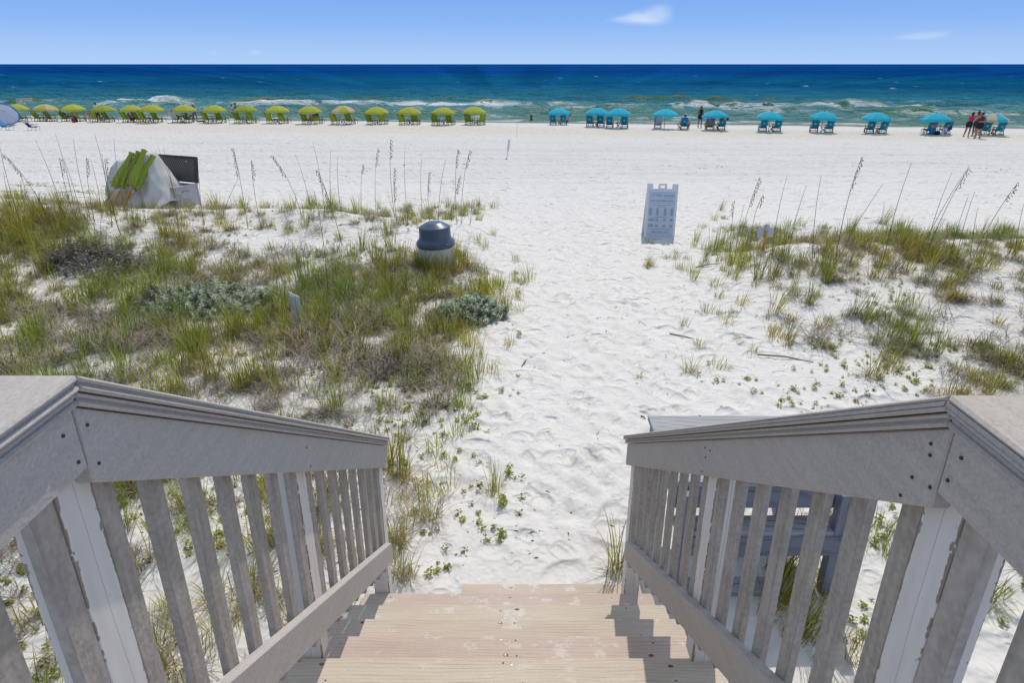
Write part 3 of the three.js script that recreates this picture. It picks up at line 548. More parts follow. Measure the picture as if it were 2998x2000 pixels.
function growth(map, x, s) {
  const [px, py] = pixelOf(x, s, landForm(x, s)), c = clamp(px / 100 - 0.5, 0, 28.99), r = clamp((py - 580) / 50 - 0.5, -1, map.length - 1.01);
  if (r < 0 && py < 560) return 0;
  const R = Math.max(0, Math.floor(r)), C = Math.floor(c), u = c - C, v = clamp(r - R), g = (j, i) => +map[j][i];
  return lerp(lerp(g(R, C), g(R, C + 1), u), lerp(g(R + 1, C), g(R + 1, C + 1), u), v);
}
const blocked = (x, s) => (s < 3.25 && Math.abs(x - CX) < 0.92) || (Math.hypot(x + 1.17, s - 10.55) < 0.36);
const grown = {};                                                   // kind + side -> [[matrix, tint], ...]
function plant(kind, variant, side, x, s, scale, tall, tint, lift = 0, lean = 0.12) {
  const q = new THREE.Quaternion().setFromEuler(new THREE.Euler((hash2(x * 1e4, s * 1e4, 1) - 0.5) * 2 * lean, hash2(x * 1e4, s * 1e4, 2) * 6.283, (hash2(x * 1e4, s * 1e4, 3) - 0.5) * 2 * lean - (side === 'right' ? 0.16 : -0.03), 'ZXY'));
  (grown[`${kind}/${variant}/${side}`] ??= []).push([new THREE.Matrix4().compose(V(x, ground(x, s) + lift, -s), q, V(scale, scale * tall, scale)), tint]);
}
{
  const r = rng(4321);
  const sow = (n, x0, x1, s0, s1, f) => { for (let i = 0; i < n; i++) { const x = lerp(x0, x1, r()), s = lerp(s0, s1, r()); if (!blocked(x, s)) f(x, s); } };
  const each = (x, s) => (x < 0.9 && !(x > 0 && s < 9) || (x < 0 && s < 13) ? 'left' : 'right');
  const patch = (x, s, k) => sstep(-0.28, 0.22, fbm(x * 1.1, s * 1.1, 3, k));
  for (const [x0, x1] of [[-14, 0.4], [0.6, 13]]) {
    const area = (x1 - x0) * 17, left = x0 < 0;
    sow(area * 30, x0, x1, 0.5, 17.5, (x, s) => {
      const g = growth(growGreen, x, s) / 9, c = patch(x, s, 131);
      if (r() > g * (left ? (s < 4.2 ? 3.5 : s < 7.5 ? 2.3 : s < 9 ? 1.5 : 1.0) * (s < 7.5 ? 1 - 0.9 * onPath(x, s) : 1) : 1.55) * (0.2 + 1.1 * c)) return;
      const big = r() < (s < 6.5 && x > -1.3 && left ? 0.04 : 0.18 + 0.5 * g * g * (s > 11 ? 1.25 : 0.8)), m = 0.75 + 0.5 * r(), y = 0.9 + 0.35 * fbm(x * 0.7, s * 0.7, 2, 133);
      const near = sstep(9, 4, s) * 0.12; if (r() < 0.8 && onPath(x, s) < 0.3) plant('dry', Math.floor(r() * 3), left ? 'left' : 'right', x + 0.1 * (r() - 0.5), s + 0.1 * (r() - 0.5), (0.45 + 0.4 * r()) * (s < 6 ? 0.75 : 1), 0.6 + 0.4 * r(), [m, m * 0.98, m * 0.95], 0, 0.2);
      plant(big ? 'green' : 'short', Math.floor(r() * (big ? 5 : 3)), left ? 'left' : 'right', x, s, (left ? 0.55 : 0.48) + 0.45 * r() - near, 0.7 + 0.5 * r(), [m * y * (left ? 1 : 0.92), m * (left ? 1 : 0.92), m * 0.95]);
    });
    sow(area * 30, x0, x1, 0.5, 16.5, (x, s) => {
      const g = (growth(growGreen, x, s) * 0.85 + growth(growLeaf, x, s) * 0.3) / 9, c = patch(x + 4, s, 137);
      if (r() > g * (left ? (s > 4.2 && s < 8.5 ? 1.1 : s < 4.2 ? 0.8 : 0.35) : 0.22) * (0.05 + 1.1 * c)) return;
      if (onPath(x, s) > 0.3) return; const m = 0.7 + 0.6 * r();
      plant('dry', Math.floor(r() * 3), left ? 'left' : 'right', x, s, (0.5 + 0.6 * r()) * (s < 6 ? 0.7 : 1), 0.8 + 0.5 * r(), [m, m * (0.97 + 0.05 * r()), m], 0, 0.25);
    });
    sow(area * 320, x0, x1, 0.5, 15.5, (x, s) => {
      const g = growth(growLeaf, x, s) / 9, c = patch(x, s + 7, 139);
      if (r() > g * (left ? (s < 7 ? 0.5 : 0.9) : 0.6) * (0.02 + 1.15 * c * c)) return;
      const m = 0.7 + 0.55 * r(), k = r() < 0.6 ? 'leaf' : 'vine';
      plant(k, Math.floor(r() * (k === 'leaf' ? 3 : 2)), left ? 'left' : 'right', x, s, 0.35 + 0.55 * r(), 0.8 + 0.6 * r(), [m * 1.05, m * 0.98, m]);
    });
  }
  for (const [px, py, k, t] of [[1238, 792, 0.9, 0.95], [1258, 800, 0.75, 0.8], [1275, 806, 0.8, 0.85], [1300, 806, 0.8, 0.75], [1322, 802, 0.9, 0.9], [1342, 794, 0.9, 1], [1228, 780, 0.7, 0.8], [1360, 780, 0.8, 0.9], [1290, 815, 0.8, 0.6]]) { const a = spot(px, py); plant('green', Math.floor(r() * 5), 'left', a.x, a.s, k, t * 1.2, [1, 1, 1]); plant('green', Math.floor(r() * 5), 'left', a.x + 0.1 * (r() - 0.5), a.s - 0.08, k * 0.8, t, [0.9, 0.9, 0.9]); plant('dry', Math.floor(r() * 3), 'left', a.x + 0.05, a.s - 0.05, 0.7, 1, [1, 0.95, 0.85]); }
  // trailing runners on the open sand by the deck box
  for (let i = 0; i < 26; i++) { const a = spot(10 + 270 * r(), 535 + 75 * r()); for (let k = 0; k < 26; k++) { const x = a.x + k * 0.06 * (i % 2 ? 1 : -1), s = a.s + 0.12 * Math.sin(k * 0.3 + i); if (r() < 0.7) plant('vine', k % 2, 'left', x, s, 0.8 + 0.5 * r(), 1, [0.95, 0.95, 0.9]); } }
}
const say = { green: ['tall green beach grass', 'grass'], short: ['short olive beach grass', 'grass'], dry: ['dry grey grass thatch', 'dry grass'], leaf: ['small bright green leafy ground cover', 'ground cover'], vine: ['creeping green vines', 'ground cover'] };
function field(kind, side) {                                        // one object for what nobody could count
  const o = new THREE.Group(); o.name = numbered({ green: 'beach_grass', short: 'short_grass', dry: 'dry_grass', leaf: 'ground_cover', vine: 'creeping_vines' }[kind]);
  let n = 0;
  for (const key of Object.keys(grown).filter((k) => k.startsWith(kind + '/') && k.endsWith('/' + side))) {
    const list = grown[key], m = shade(new THREE.InstancedMesh(tufts[kind][+key.split('/')[1]], mats[kind], list.length));
    list.forEach(([mat, t], i) => { m.setMatrixAt(i, mat); m.setColorAt(i, col(...t)); });
    m.name = 'tufts'; m.userData.kind = 'stuff'; o.add(m); n += list.length;
  }
  o.userData = { kind: 'stuff', label: `${say[kind][0]} growing over the ${side === 'left' ? 'dune with the trash can' : 'dune with the small sign on a yellow stake'}`, category: say[kind][1] };
  if (n) scene.add(o);
  return n;
}
const counts = []; for (const k of ['green', 'short', 'dry', 'leaf', 'vine']) for (const s of ['left', 'right']) counts.push(k + s + field(k, s));
console.log(counts.join(' '));

// shrubs, each a thing: stems and foliage
function shrub(name, label, px, py, w, d, h, kind, n, seed) {
  const c = spot(px, py), t = thing(name, label, 'shrub', [c.x, c.y, -c.s]), r = rng(seed), stems = [];
  const m = shade(new THREE.InstancedMesh(tufts[kind][0], mats[kind], n)), m2 = shade(new THREE.InstancedMesh(tufts[kind][1], mats[kind], n)); let a = 0;
  for (let i = 0; i < n * 2; i++) {
    const an = r() * 6.283, rad = Math.sqrt(r()), x = Math.cos(an) * rad * w / 2, z = Math.sin(an) * rad * d / 2, top = h * Math.sqrt(Math.max(0.05, 1 - rad * rad)) * (0.7 + 0.5 * fbm(x * 3 + seed, z * 3, 2, 3)), y = ground(c.x + x, c.s - z) - c.y + Math.max(0, top - 0.16) * (0.55 + 0.45 * r());
    const mat = new THREE.Matrix4().compose(V(x, y, z), new THREE.Quaternion().setFromEuler(new THREE.Euler((r() - 0.5) * 0.9 + z / d * 0.8, r() * 6.283, (r() - 0.5) * 0.9 - x / w * 0.8, 'ZXY')), V(1, 1, 1).multiplyScalar(0.45 + 0.45 * r()));
    const k = 0.6 + 0.7 * r(); (i < n ? m : m2).setMatrixAt(i % n, mat); (i < n ? m : m2).setColorAt(i % n, col(k, k, k));
    if (i % 6 === 0) stems.push(rod(V(x * 0.4, -0.05, z * 0.4), V(x, y + 0.05, z), 0.006, 0.003, 5));
  }
  for (const q of [m, m2]) { q.name = 'foliage'; q.userData.kind = 'stuff'; t.add(q); }
  obj('stem', stems, std({ color: col(0.12, 0.1, 0.08) }), t);
  return t;
}
shrub('silver_shrub', 'wide silvery blue-green shrub in the middle of the grassy dune', 610, 905, 2.2, 1.1, 0.5, 'silver', 250, 1);
shrub('silver_shrub', 'small silvery shrub at the edge of the dune nearest the sandy path', 1385, 930, 0.85, 0.7, 0.46, 'silver', 105, 2);
shrub('dead_shrub', 'grey dead shrub with bare brittle twigs among the tall grass', 290, 790, 1.7, 1.1, 0.5, 'dead', 190, 3);

// lone tufts that stand by themselves on the sand
function loneTuft(label, px, py, scale, tall, k, dry = 0) {
  const c = spot(px, py), t = thing('grass_tuft', label, 'grass tuft', [c.x, c.y, -c.s], k * 1.7);
  const m = obj('blades', tufts.green[k % 5], leafMat, t); m.scale.set(scale, scale * tall, scale);
  if (dry) { const d = obj('dry_blades', tufts.dry[k % 3], dryMat, t); d.scale.setScalar(dry); }
  return t;
}
loneTuft('arching green grass tuft at the foot of the railing by the slatted table', 1812, 1682, 0.8, 0.9, 1, 0.55);
loneTuft('sprawling grass tuft overhanging the lowest stair treads on the grassy side', 1178, 1700, 0.6, 0.9, 2, 0.5);
loneTuft('leafy grass clump against the end post of the railing on the grassy side', 1165, 1590, 0.7, 0.85, 3, 0.6);
loneTuft('single small green tuft on bare sand beside the blue-grey stone', 1434, 1455, 0.36, 0.8, 4);
loneTuft('flattened yellowish tuft just beyond the railing end on the path', 1262, 1528, 0.6, 0.5, 0, 0.6);
loneTuft('sparse tuft on the path edge in front of the folding sign', 1905, 782, 0.5, 0.6, 1, 0.5);
loneTuft('thin tuft on bare sand just beside the folding sign', 2030, 725, 0.55, 0.7, 2);
loneTuft('low tuft lying over on the sand between the sign and the dune', 1950, 758, 0.6, 0.4, 3, 0.5);
loneTuft('upright green tuft at the path edge of the dune above the slatted table', 2015, 1092, 0.6, 0.75, 4, 0.5);
loneTuft('small pale tuft on the path opposite the slatted table', 1870, 1112, 0.3, 0.5, 0);
loneTuft('lone tuft on white sand at the path edge behind the trash can', 1445, 690, 0.55, 0.55, 1);
loneTuft('tiny lone tuft on the open path beyond the silvery shrub', 1510, 805, 0.35, 0.5, 2, 0.4);
for (const [px, py, sc, k] of [[1205, 1660, 0.5, 0], [1140, 1640, 0.5, 1], [1225, 1560, 0.4, 2]]) { const c = spot(px, py); void sc; void k; void c; }

// sea oats: [foot x, foot y, tip x, tip y, head length as a share of the stem (0: bare), bend]
{
  const stemM = std({ color: col(0.2, 0.17, 0.085), roughness: 0.75 }), headM = std({ color: col(0.3, 0.215, 0.11), side: THREE.DoubleSide, roughness: 0.8 }), darkStem = std({ color: col(0.1, 0.09, 0.06), roughness: 0.8 });
  const oats = [
    [150, 655, 12, 450, 0.34, -0.3, 'sea oats stalk with a large drooping seed head beyond the dense far dune grass'], [222, 640, 176, 462, 0.3, 0, 'sea oats stalk with a slim seed head among many bare stems'], [280, 655, 254, 460, 0.3, 0, 'sea oats stalk with a thin upright seed head before the folded umbrellas'], [345, 655, 308, 464, 0.34, 0, 'sea oats stalk with a ragged seed head touching the folded green umbrellas'], [397, 672, 377, 468, 0.5, 0, 'sea oats stalk with a thick dark seed head in front of the folded green umbrellas'],
    [727, 668, 684, 432, 0.36, -0.05, 'tall sea oats stalk with a seed head just beside the open deck box'], [768, 672, 737, 468, 0.3, 0, 'sea oats stalk with a short seed head, second from the deck box'], [887, 640, 798, 454, 0.36, -0.25, 'leaning sea oats stalk with a loose nodding seed head on the dune crest'], [1003, 720, 930, 497, 0.5, -0.1, 'leaning sea oats stalk with the longest dark brown seed head on the dune crest'], [1060, 628, 1063, 480, 0.2, 0, 'sea oats stalk with a tiny seed head on the dune crest'], [1102, 630, 1106, 433, 0.28, 0, 'straight sea oats stalk with a short seed head on the crest beside the trash can'], [1157, 640, 1144, 407, 0.26, 0, 'tallest sea oats stalk with a slim seed head on the dune crest'], [1163, 655, 1155, 490, 0.6, 0, 'sea oats stalk with a thick brown seed head low on the dune crest'], [1258, 650, 1256, 502, 0.5, 0, 'sea oats stalk with a straight brown seed head directly behind the trash can'], [1338, 655, 1340, 436, 0.26, 0, 'straight sea oats stalk with a seed head behind the trash can towards the path'], [1350, 660, 1376, 439, 0.24, 0.15, 'leaning sea oats stalk with a seed head nearest the path on the dune crest'], [1322, 648, 1346, 516, 0.4, 0.1, 'short sea oats stalk with a dark seed head between two taller ones near the path'], [1378, 655, 1385, 582, 0.5, 0, 'shortest sea oats stalk with a stubby seed head at the path end of the crest'],
    [2136, 752, 2150, 586, 0.3, 0.05, 'short sea oats stalk with a seed head beside the folding sign'], [2156, 748, 2223, 518, 0.38, 0.1, 'sea oats stalk with a big seed head beside the small sign on its yellow stake'], [2198, 752, 2232, 570, 0.22, 0.3, 'sea oats stalk with a crooked twin seed head next to the small sign'], [2442, 790, 2523, 458, 0.3, 0.15, 'tallest sea oats stalk with a loose seed head on the dune behind the small sign'], [2706, 758, 2835, 492, 0.24, 0.15, 'leaning sea oats stalk with a dense seed head on the dune below the striped umbrella'], [2822, 815, 2979, 534, 0.2, 0.2, 'strongly leaning sea oats stalk with a golden seed head on the outer dune']];
  const bare = [[191, 640, 105, 410], [225, 655, 163, 391], [270, 650, 217, 407], [330, 668, 279, 394], [378, 655, 335, 407], [535, 655, 463, 431], [520, 650, 478, 432], [300, 640, 268, 470], [430, 660, 411, 520], [80, 700, 0, 420], [60, 690, 12, 505], [600, 660, 585, 520], [913, 620, 865, 452], [952, 640, 916, 417], [975, 635, 970, 436], [1000, 625, 989, 458], [1195, 640, 1187, 423], [1239, 640, 1235, 465], [1283, 650, 1305, 468], [962, 908, 920, 560], [640, 672, 700, 520], [110, 640, 60, 500], [250, 690, 190, 470], [355, 690, 300, 450]];
  const bareR = [[2258, 752, 2303, 516], [2305, 748, 2360, 543], [2378, 752, 2403, 516], [2440, 778, 2585, 538], [2586, 758, 2668, 476], [2681, 758, 2837, 484], [2701, 756, 2785, 506], [2776, 772, 2833, 576], [2796, 770, 2852, 562], [2841, 756, 2862, 607], [2970, 748, 2998, 588], [2150, 760, 2178, 600]];
  const rr = rng(99);
  function oat(p, label, group) {
    const [fx, fy, tx, ty, head, bend] = p, a = spot(fx, fy), tip = standing(tx, ty, a.s + (rr() - 0.5) * 0.3);
    const A = V(0, -0.05, 0), B = V(tip.x - a.x, tip.y - a.y, -(tip.s - a.s)), L = B.length(), mid = A.clone().lerp(B, 0.55).add(V(-(bend || (B.x > 0 ? 0.12 : -0.12)) * L * 0.45, 0.03 * L, 0)), curve = new THREE.QuadraticBezierCurve3(A, mid, B);
    const t = thing('sea_oats', label, 'sea oats', [a.x, a.y, -a.s], 0, group), segs = [], N = 9;
    for (let i = 0; i < N; i++) segs.push(rod(curve.getPoint(i / N), curve.getPoint((i + 1) / N), lerp(0.0058, 0.0022, i / N), lerp(0.0058, 0.0022, (i + 1) / N), 5));
    obj('stem', segs, rr() < 0.5 ? stemM : darkStem, t);
    const lf = bladeGeo((q, n, c) => { for (let i = 0; i < 5; i++) { const g = jit(GREEN[i % 4], rr); blade(rr, 0.35 + 0.3 * rr(), 0.008, 0.2 + 0.4 * rr(), rr() * 6.28, 0.9 * rr() + 0.3, [0, 0, 0], g, g, STRAW, q, n, c); } });
    obj('leaf_blades', lf, leafMat, t);
    if (head) {
      const pos = [], nor = [], k = Math.round(L * head / 0.011), side = B.x > 0 ? 1 : -1;
      for (let i = 0; i < k; i++) {
        const u = 1 - head * (i / k), c = curve.getPoint(u), an = rr() * 6.283, out = 0.012 + 0.032 * rr() * sstep(1, 0.55, Math.abs(i / k - 0.55) * 1.4), droop = 0.01 + 0.03 * rr();
        const dir = V(Math.cos(an) * 0.7 + side * 0.35, -0.7 - rr(), Math.sin(an) * 0.7).normalize(), o = c.clone().add(V(Math.cos(an) * out * 0.4 + side * out * 0.5, -droop * 0.4, Math.sin(an) * out * 0.4)), e = 0.028 + 0.016 * rr(), w = V(dir.y, -dir.x, 0).normalize().multiplyScalar(0.0075), d = V(0, 0, 0.007), T = o.clone().add(dir.clone().multiplyScalar(e)), Mi = o.clone().add(dir.clone().multiplyScalar(e * 0.45));
        const ring = [Mi.clone().add(w), Mi.clone().add(d), Mi.clone().sub(w), Mi.clone().sub(d)];
        for (let q = 0; q < 4; q++) for (const apex of [o, T]) { const tri = apex === T ? [apex, ring[q], ring[(q + 1) % 4]] : [apex, ring[(q + 1) % 4], ring[q]]; for (const v of tri) pos.push(v.x, v.y, v.z); }
        pos.push(c.x - 0.0015, c.y, c.z, c.x + 0.0015, c.y, c.z, o.x, o.y, o.z);
      }
      const g = new THREE.BufferGeometry(); g.setAttribute('position', new THREE.Float32BufferAttribute(pos, 3)); g.computeVertexNormals();
      obj('seed_head', g, headM, t);
    }
  }
  for (const p of oats) oat(p, p[6]);
  for (const p of bare) oat([...p, 0, 0], 'bare sea oats stem without seed head on the dune with the trash can', 'bare sea oats stems on the dune with the trash can');
  for (const p of bareR) oat([...p, 0, 0.1], 'bare sea oats stem without seed head on the dune beside the small sign', 'bare sea oats stems on the dune beside the small sign');
}
// bits of seed, twig and leaf on the sand
{
  const r = rng(555), g = new THREE.OctahedronGeometry(0.011); g.scale(1, 0.45, 0.6); const list = [];
  for (let i = 0; i < 2600; i++) { const x = lerp(-4, 7, r()), s = lerp(3.3, 14, Math.pow(r(), 1.2)); if (blocked(x, s) || (r() > 0.25 + 0.5 * sstep(0, 0.4, fbm(x, s, 2, 9)) && onPath(x, s) > 0.5)) continue; const e = 0.4 + 1.1 * r() * r(); list.push(new THREE.Matrix4().compose(V(x, ground(x, s) + 0.003, -s), new THREE.Quaternion().setFromEuler(new THREE.Euler(0, r() * 6.28, 0)), V(e * (1 + 2 * r()), e, e))); }
  const m = shade(new THREE.InstancedMesh(g, std({ color: col(0.12, 0.09, 0.06) }), list.length)); list.forEach((q, i) => m.setMatrixAt(i, q)); m.name = 'seed_litter'; m.userData = { kind: 'stuff', label: 'dark seeds and twig bits scattered over the white sand', category: 'litter' }; scene.add(m);
  const wl = []; for (let i = 0; i < 500; i++) { const x = lerp(-26, 30, r()), s = 28 + 2.2 * noise(x * 0.1, 1, 5) + (r() - 0.5) * (i % 3 ? 1.2 : 9), e = 1 + 2.2 * r() * r(); if (noise(x * 0.25, 3, 8) > -0.1) wl.push(new THREE.Matrix4().compose(V(x, ground(x, s) + 0.004, -s), new THREE.Quaternion().setFromEuler(new THREE.Euler(0, r() * 6.28, 0)), V(e * (1.5 + 2.5 * r()), e, e))); }
  const wm = shade(new THREE.InstancedMesh(g, std({ color: col(0.16, 0.13, 0.09) }), wl.length)); wl.forEach((q, i) => wm.setMatrixAt(i, q)); wm.name = 'wrack_litter'; wm.userData = { kind: 'stuff', label: 'thin line of dark dried seaweed bits across the middle of the beach', category: 'litter' }; scene.add(wm);
  const twigM = std({ color: col(0.17, 0.13, 0.1) });
  const twig = (label, x0, y0, x1, y1, w, group) => { const a = spot(x0, y0), b = spot(x1, y1), t = thing('twig', label, 'twig', [a.x, a.y + w, -a.s], 0, group); const B = V(b.x - a.x, b.y - a.y, -(b.s - a.s)), m = B.clone().multiplyScalar(0.5).add(V(0, 0.012, 0.05 * (r() - 0.5))); obj('wood', [rod(V(0, 0, 0), m, w, w * 0.9, 6), rod(m, B, w * 0.9, w * 0.5, 6)], twigM, t); };
  twig('thin dark twig lying on the path sand below the folding sign', 1960, 983, 2045, 1000, 0.008);
  twig('long dry stalk lying across the dune sand behind the slatted table', 2215, 1048, 2380, 1062, 0.009);
  twig('dry straight stalk lying on sand beside the path at the dune foot', 2035, 788, 2110, 775, 0.01);
  twig('short thick driftwood stick on the path beside the slatted table top', 1877, 1219, 1889, 1230, 0.009);
  twig('curved dark twig on the path near the grassy dune', 1528, 1080, 1546, 1050, 0.007);
  twig('long dry stalk lying along the outer dune slope', 2660, 985, 2760, 975, 0.008);
  const st = spot(1300, 1418), sto = thing('flat_stone', 'small blue-grey flat stone on the sand by the stair grass', 'stone', [st.x, st.y, -st.s], 0.4), sg = new THREE.IcosahedronGeometry(0.03, 1); sg.scale(1.25, 0.3, 0.7);
  obj('stone', sg, std({ color: col(0.24, 0.31, 0.36), flatShading: true }), sto);
}

// ------------------------------------------------------------------ beach umbrellas, chairs and tables
const AZ = -0.215;                                                  // the rows look out to sea, a little to the right
const cloth = (c, k = 0.4) => phys({ color: col(...c), side: THREE.DoubleSide, roughness: 0.9, transmission: k, thickness: 0, specularIntensity: 0.2 });
const F = { lime: cloth([0.58, 0.6, 0.1], 0.5), limeDull: cloth([0.42, 0.5, 0.08], 0.5), aqua: cloth([0.06, 0.6, 0.78], 0.5), tan: cloth([0.76, 0.6, 0.42], 0.5), greenSling: cloth([0.19, 0.27, 0.01], 0.42), blueSling: cloth([0.01, 0.22, 0.31], 0.4), paleBlue: cloth([0.45, 0.52, 0.68], 0.35), brightBlue: cloth([0.03, 0.3, 0.75], 0.3) };
M.chairWood = std({ color: col(0.12, 0.066, 0.032), roughness: 0.7 });
M.poleWood = std({ color: col(0.36, 0.24, 0.13), roughness: 0.6 });
M.orangeWood = std({ map: grainTex(401, [0.5, 0.24, 0.04], [0.26, 0.11, 0.02], 0.9, 20), roughness: 0.6 });
M.whitePole = std({ color: col(0.75, 0.75, 0.75), roughness: 0.4 });
M.pale = std({ color: col(0.42, 0.5, 0.36), roughness: 0.9, side: THREE.DoubleSide });
M.paleB = std({ color: col(0.42, 0.62, 0.66), roughness: 0.9, side: THREE.DoubleSide });
M.black = std({ color: col(0.015, 0.015, 0.017), roughness: 0.7 });
M.grey = std({ color: col(0.5, 0.5, 0.5), roughness: 0.6 });
function canopyPanel(k, n, R, low, rise, val, tilt) {
  const A = 9, B = 8, a0 = k / n * 2 * Math.PI + 0.2, da = 2 * Math.PI / n;
  const g = sheet(A, B + 3, (i, j) => {
    const u = i / (A - 1), v = Math.min(1, j / B), a = a0 + u * da, poly = Math.cos(da / 2) / Math.cos((u - 0.5) * da), rr = R * v * lerp(1, poly, 0.75) ;
    let y = low + rise * (1 - Math.pow(v, 1.75)) - 0.035 * Math.sin(Math.PI * u) * v, r = rr;
    if (j > B) { const e = (j - B) / 2; y -= val * e * (0.8 + 0.25 * Math.sin(Math.PI * u)); r -= 0.025 * e; }
    return [Math.cos(a) * r, y, Math.sin(a) * r, u, v, 1, 1, 1];
  });
  if (tilt) g.applyMatrix4(tilt);
  return g;
}
function makeUmbrella(label, group, colors, pole = M.poleWood, opt = {}) {
  const R = opt.R ?? 1.04, low = opt.low ?? 0.93, rise = opt.rise ?? 0.58, t = thing('beach_umbrella', label, 'umbrella', [0, 0, 0], 0, group), tilt = opt.tilt;
  const turn = (g) => (tilt ? g.applyMatrix4(tilt) : g);
  for (let k = 0; k < 8; k++) {
    const p = obj('canopy_panel', canopyPanel(k, 8, R, low, rise, 0.12, tilt), colors[k % colors.length], t);
    if (opt.rim) obj('rim', canopyPanel(k, 8, R * 1.003, low + 0.004, rise, 0.13, tilt), opt.rim, p);
    const a = k / 8 * 2 * Math.PI + 0.2; obj('rib', turn(rod(V(0, low + rise - 0.03, 0), V(Math.cos(a) * R * 0.97, low - 0.005, Math.sin(a) * R * 0.97), 0.005, 0.004, 4)), M.grey, t);
  }
  obj('pole', rod(V(0, -0.25, 0), tilt ? V(0, 1.0, 0) : V(0, low + rise, 0), 0.024, 0.022, 8), pole, t);
  obj('finial', turn(at(new THREE.SphereGeometry(0.045, 8, 6), 0, low + rise + 0.02, 0)), M.dark, t);
  return t;
}
function makeChair(label, group, sling, emblem) {
  const t = thing('beach_chair', label, 'beach chair', [0, 0, 0], 0, group), W = M.chairWood, sheetBetween = (a, b, w, sag) => { const g = sheet(5, 7, (i, j) => { const u = i / 4 - 0.5, v = j / 6, p = a.clone().lerp(b, v); return [u * w, p.y - sag * Math.sin(Math.PI * v), p.z - sag * 0.5 * Math.sin(Math.PI * v) * (1 - 2 * u * u), u, v, 1, 1, 1]; }); return g; };
  const back = obj('back_sling', sheetBetween(V(0, 0.24, 0.12), V(0, 0.9, 0.45), 0.43, -0.03), sling, t);
  obj('seat_sling', sheetBetween(V(0, 0.24, 0.12), V(0, 0.36, -0.4), 0.43, 0.03), sling, t);
  for (const x of [-0.25, 0.25]) {
    obj('back_rail', bar(V(x, 0.24, 0.12), V(x, 0.95, 0.475), 0.035, 0.04), W, t); obj('seat_rail', bar(V(x, 0.23, 0.15), V(x, 0.36, -0.43), 0.03, 0.04), W, t);
    obj('leg', bar(V(x, 0.28, 0.13), V(x, -0.03, 0.33), 0.032, 0.04), W, t); obj('leg', bar(V(x * 1.1, 0.53, -0.26), V(x * 1.1, -0.03, -0.42), 0.03, 0.035), W, t); obj('brace', bar(V(x * 1.12, 0.35, -0.3), V(x * 1.12, -0.02, -0.02), 0.025, 0.035), W, t);
    obj('armrest', bar(V(x * 1.18, 0.51, 0.2), V(x * 1.18, 0.555, -0.38), 0.06, 0.022), W, t); obj('runner', bar(V(x, 0.025, 0.33), V(x, 0.025, -0.42), 0.03, 0.04), W, t);
  }
  const foot = [bar(V(-0.2, 0.35, -0.42), V(-0.2, 0.3, -0.9), 0.03, 0.035), bar(V(0.2, 0.35, -0.42), V(0.2, 0.3, -0.9), 0.03, 0.035), bar(V(-0.2, 0.3, -0.86), V(-0.2, -0.02, -0.93), 0.028, 0.03), bar(V(0.2, 0.3, -0.86), V(0.2, -0.02, -0.93), 0.028, 0.03)];
  obj('foot_rest', foot, W, t);
  for (let i = 0; i < 5; i++) { const z = -0.48 - i * 0.1; obj('slat', at(bx(0.44, 0.014, 0.06, 0.003), 0, 0.362 + (z + 0.42) * 0.104 + 0.008, z), W, t); }
  for (const [y, z] of [[0.93, 0.47], [0.06, 0.3], [0.1, -0.38]]) obj('crossbar', at(bx(0.52, 0.032, 0.025, 0.004), 0, y, z), W, t);
  const e = emblem(); e.rotateX(0.465); e.translate(0, 0.6, 0.3405); obj('emblem', e, emblem === ringEmblem ? M.pale : M.paleB, back);
  return t;
}
function ringEmblem() { const o = new THREE.Shape(), h = new THREE.Path(); o.absellipse(0, 0, 0.105, 0.062, 0, 6.2832); h.absellipse(0, 0, 0.088, 0.046, 0, 6.2832); o.holes.push(h); return mergeGeometries([new THREE.ShapeGeometry(o, 20), new THREE.PlaneGeometry(0.13, 0.022).translate(0, 0.008, 0.001), new THREE.PlaneGeometry(0.1, 0.014).translate(0, -0.022, 0.001)]); }
function domeEmblem() { const o = new THREE.Shape(); o.absarc(0, 0, 0.07, 0, Math.PI, false); o.lineTo(0.07, 0); return mergeGeometries([new THREE.ShapeGeometry(o, 14).translate(0, 0.01, 0), new THREE.PlaneGeometry(0.2, 0.02).translate(0, -0.035, 0.001), new THREE.PlaneGeometry(0.15, 0.014).translate(0, -0.065, 0.001), new THREE.PlaneGeometry(0.012, 0.05).translate(0, -0.01, 0.001)]); }
function makeTable(label, group) {
  const t = thing('folding_table', label, 'folding table', [0, 0, 0], 0, group), W = M.chairWood;
  for (let i = 0; i < 5; i++) obj('slat', at(bx(0.4, 0.016, 0.07, 0.003), 0, 0.4, -0.16 + i * 0.08), W, t);
  for (const z of [-0.16, 0.16]) { obj('leg', bar(V(-0.2, -0.03, z), V(0.17, 0.39, z), 0.03, 0.03), W, t); obj('leg', bar(V(0.2, -0.03, z * 0.8), V(-0.17, 0.39, z * 0.8), 0.03, 0.03), W, t); }
  return t;
}
const lean = (cx, yt, yb) => PW / 2 + (cx - PW / 2) * (5661 - yb) / (5661 - yt);   // foot of an upright pole under the top seen at cx
const ORD = ['first', 'second', 'third', 'fourth', 'fifth', 'sixth', 'seventh', 'eighth', 'ninth', 'tenth', 'eleventh', 'twelfth', 'thirteenth', 'fourteenth', 'fifteenth', 'sixteenth'];
const place = (px, py) => { const c = spot(px, py); return [c.x, c.y, -c.s]; };
const chairAt = {};                                                  // for what lies on the chairs
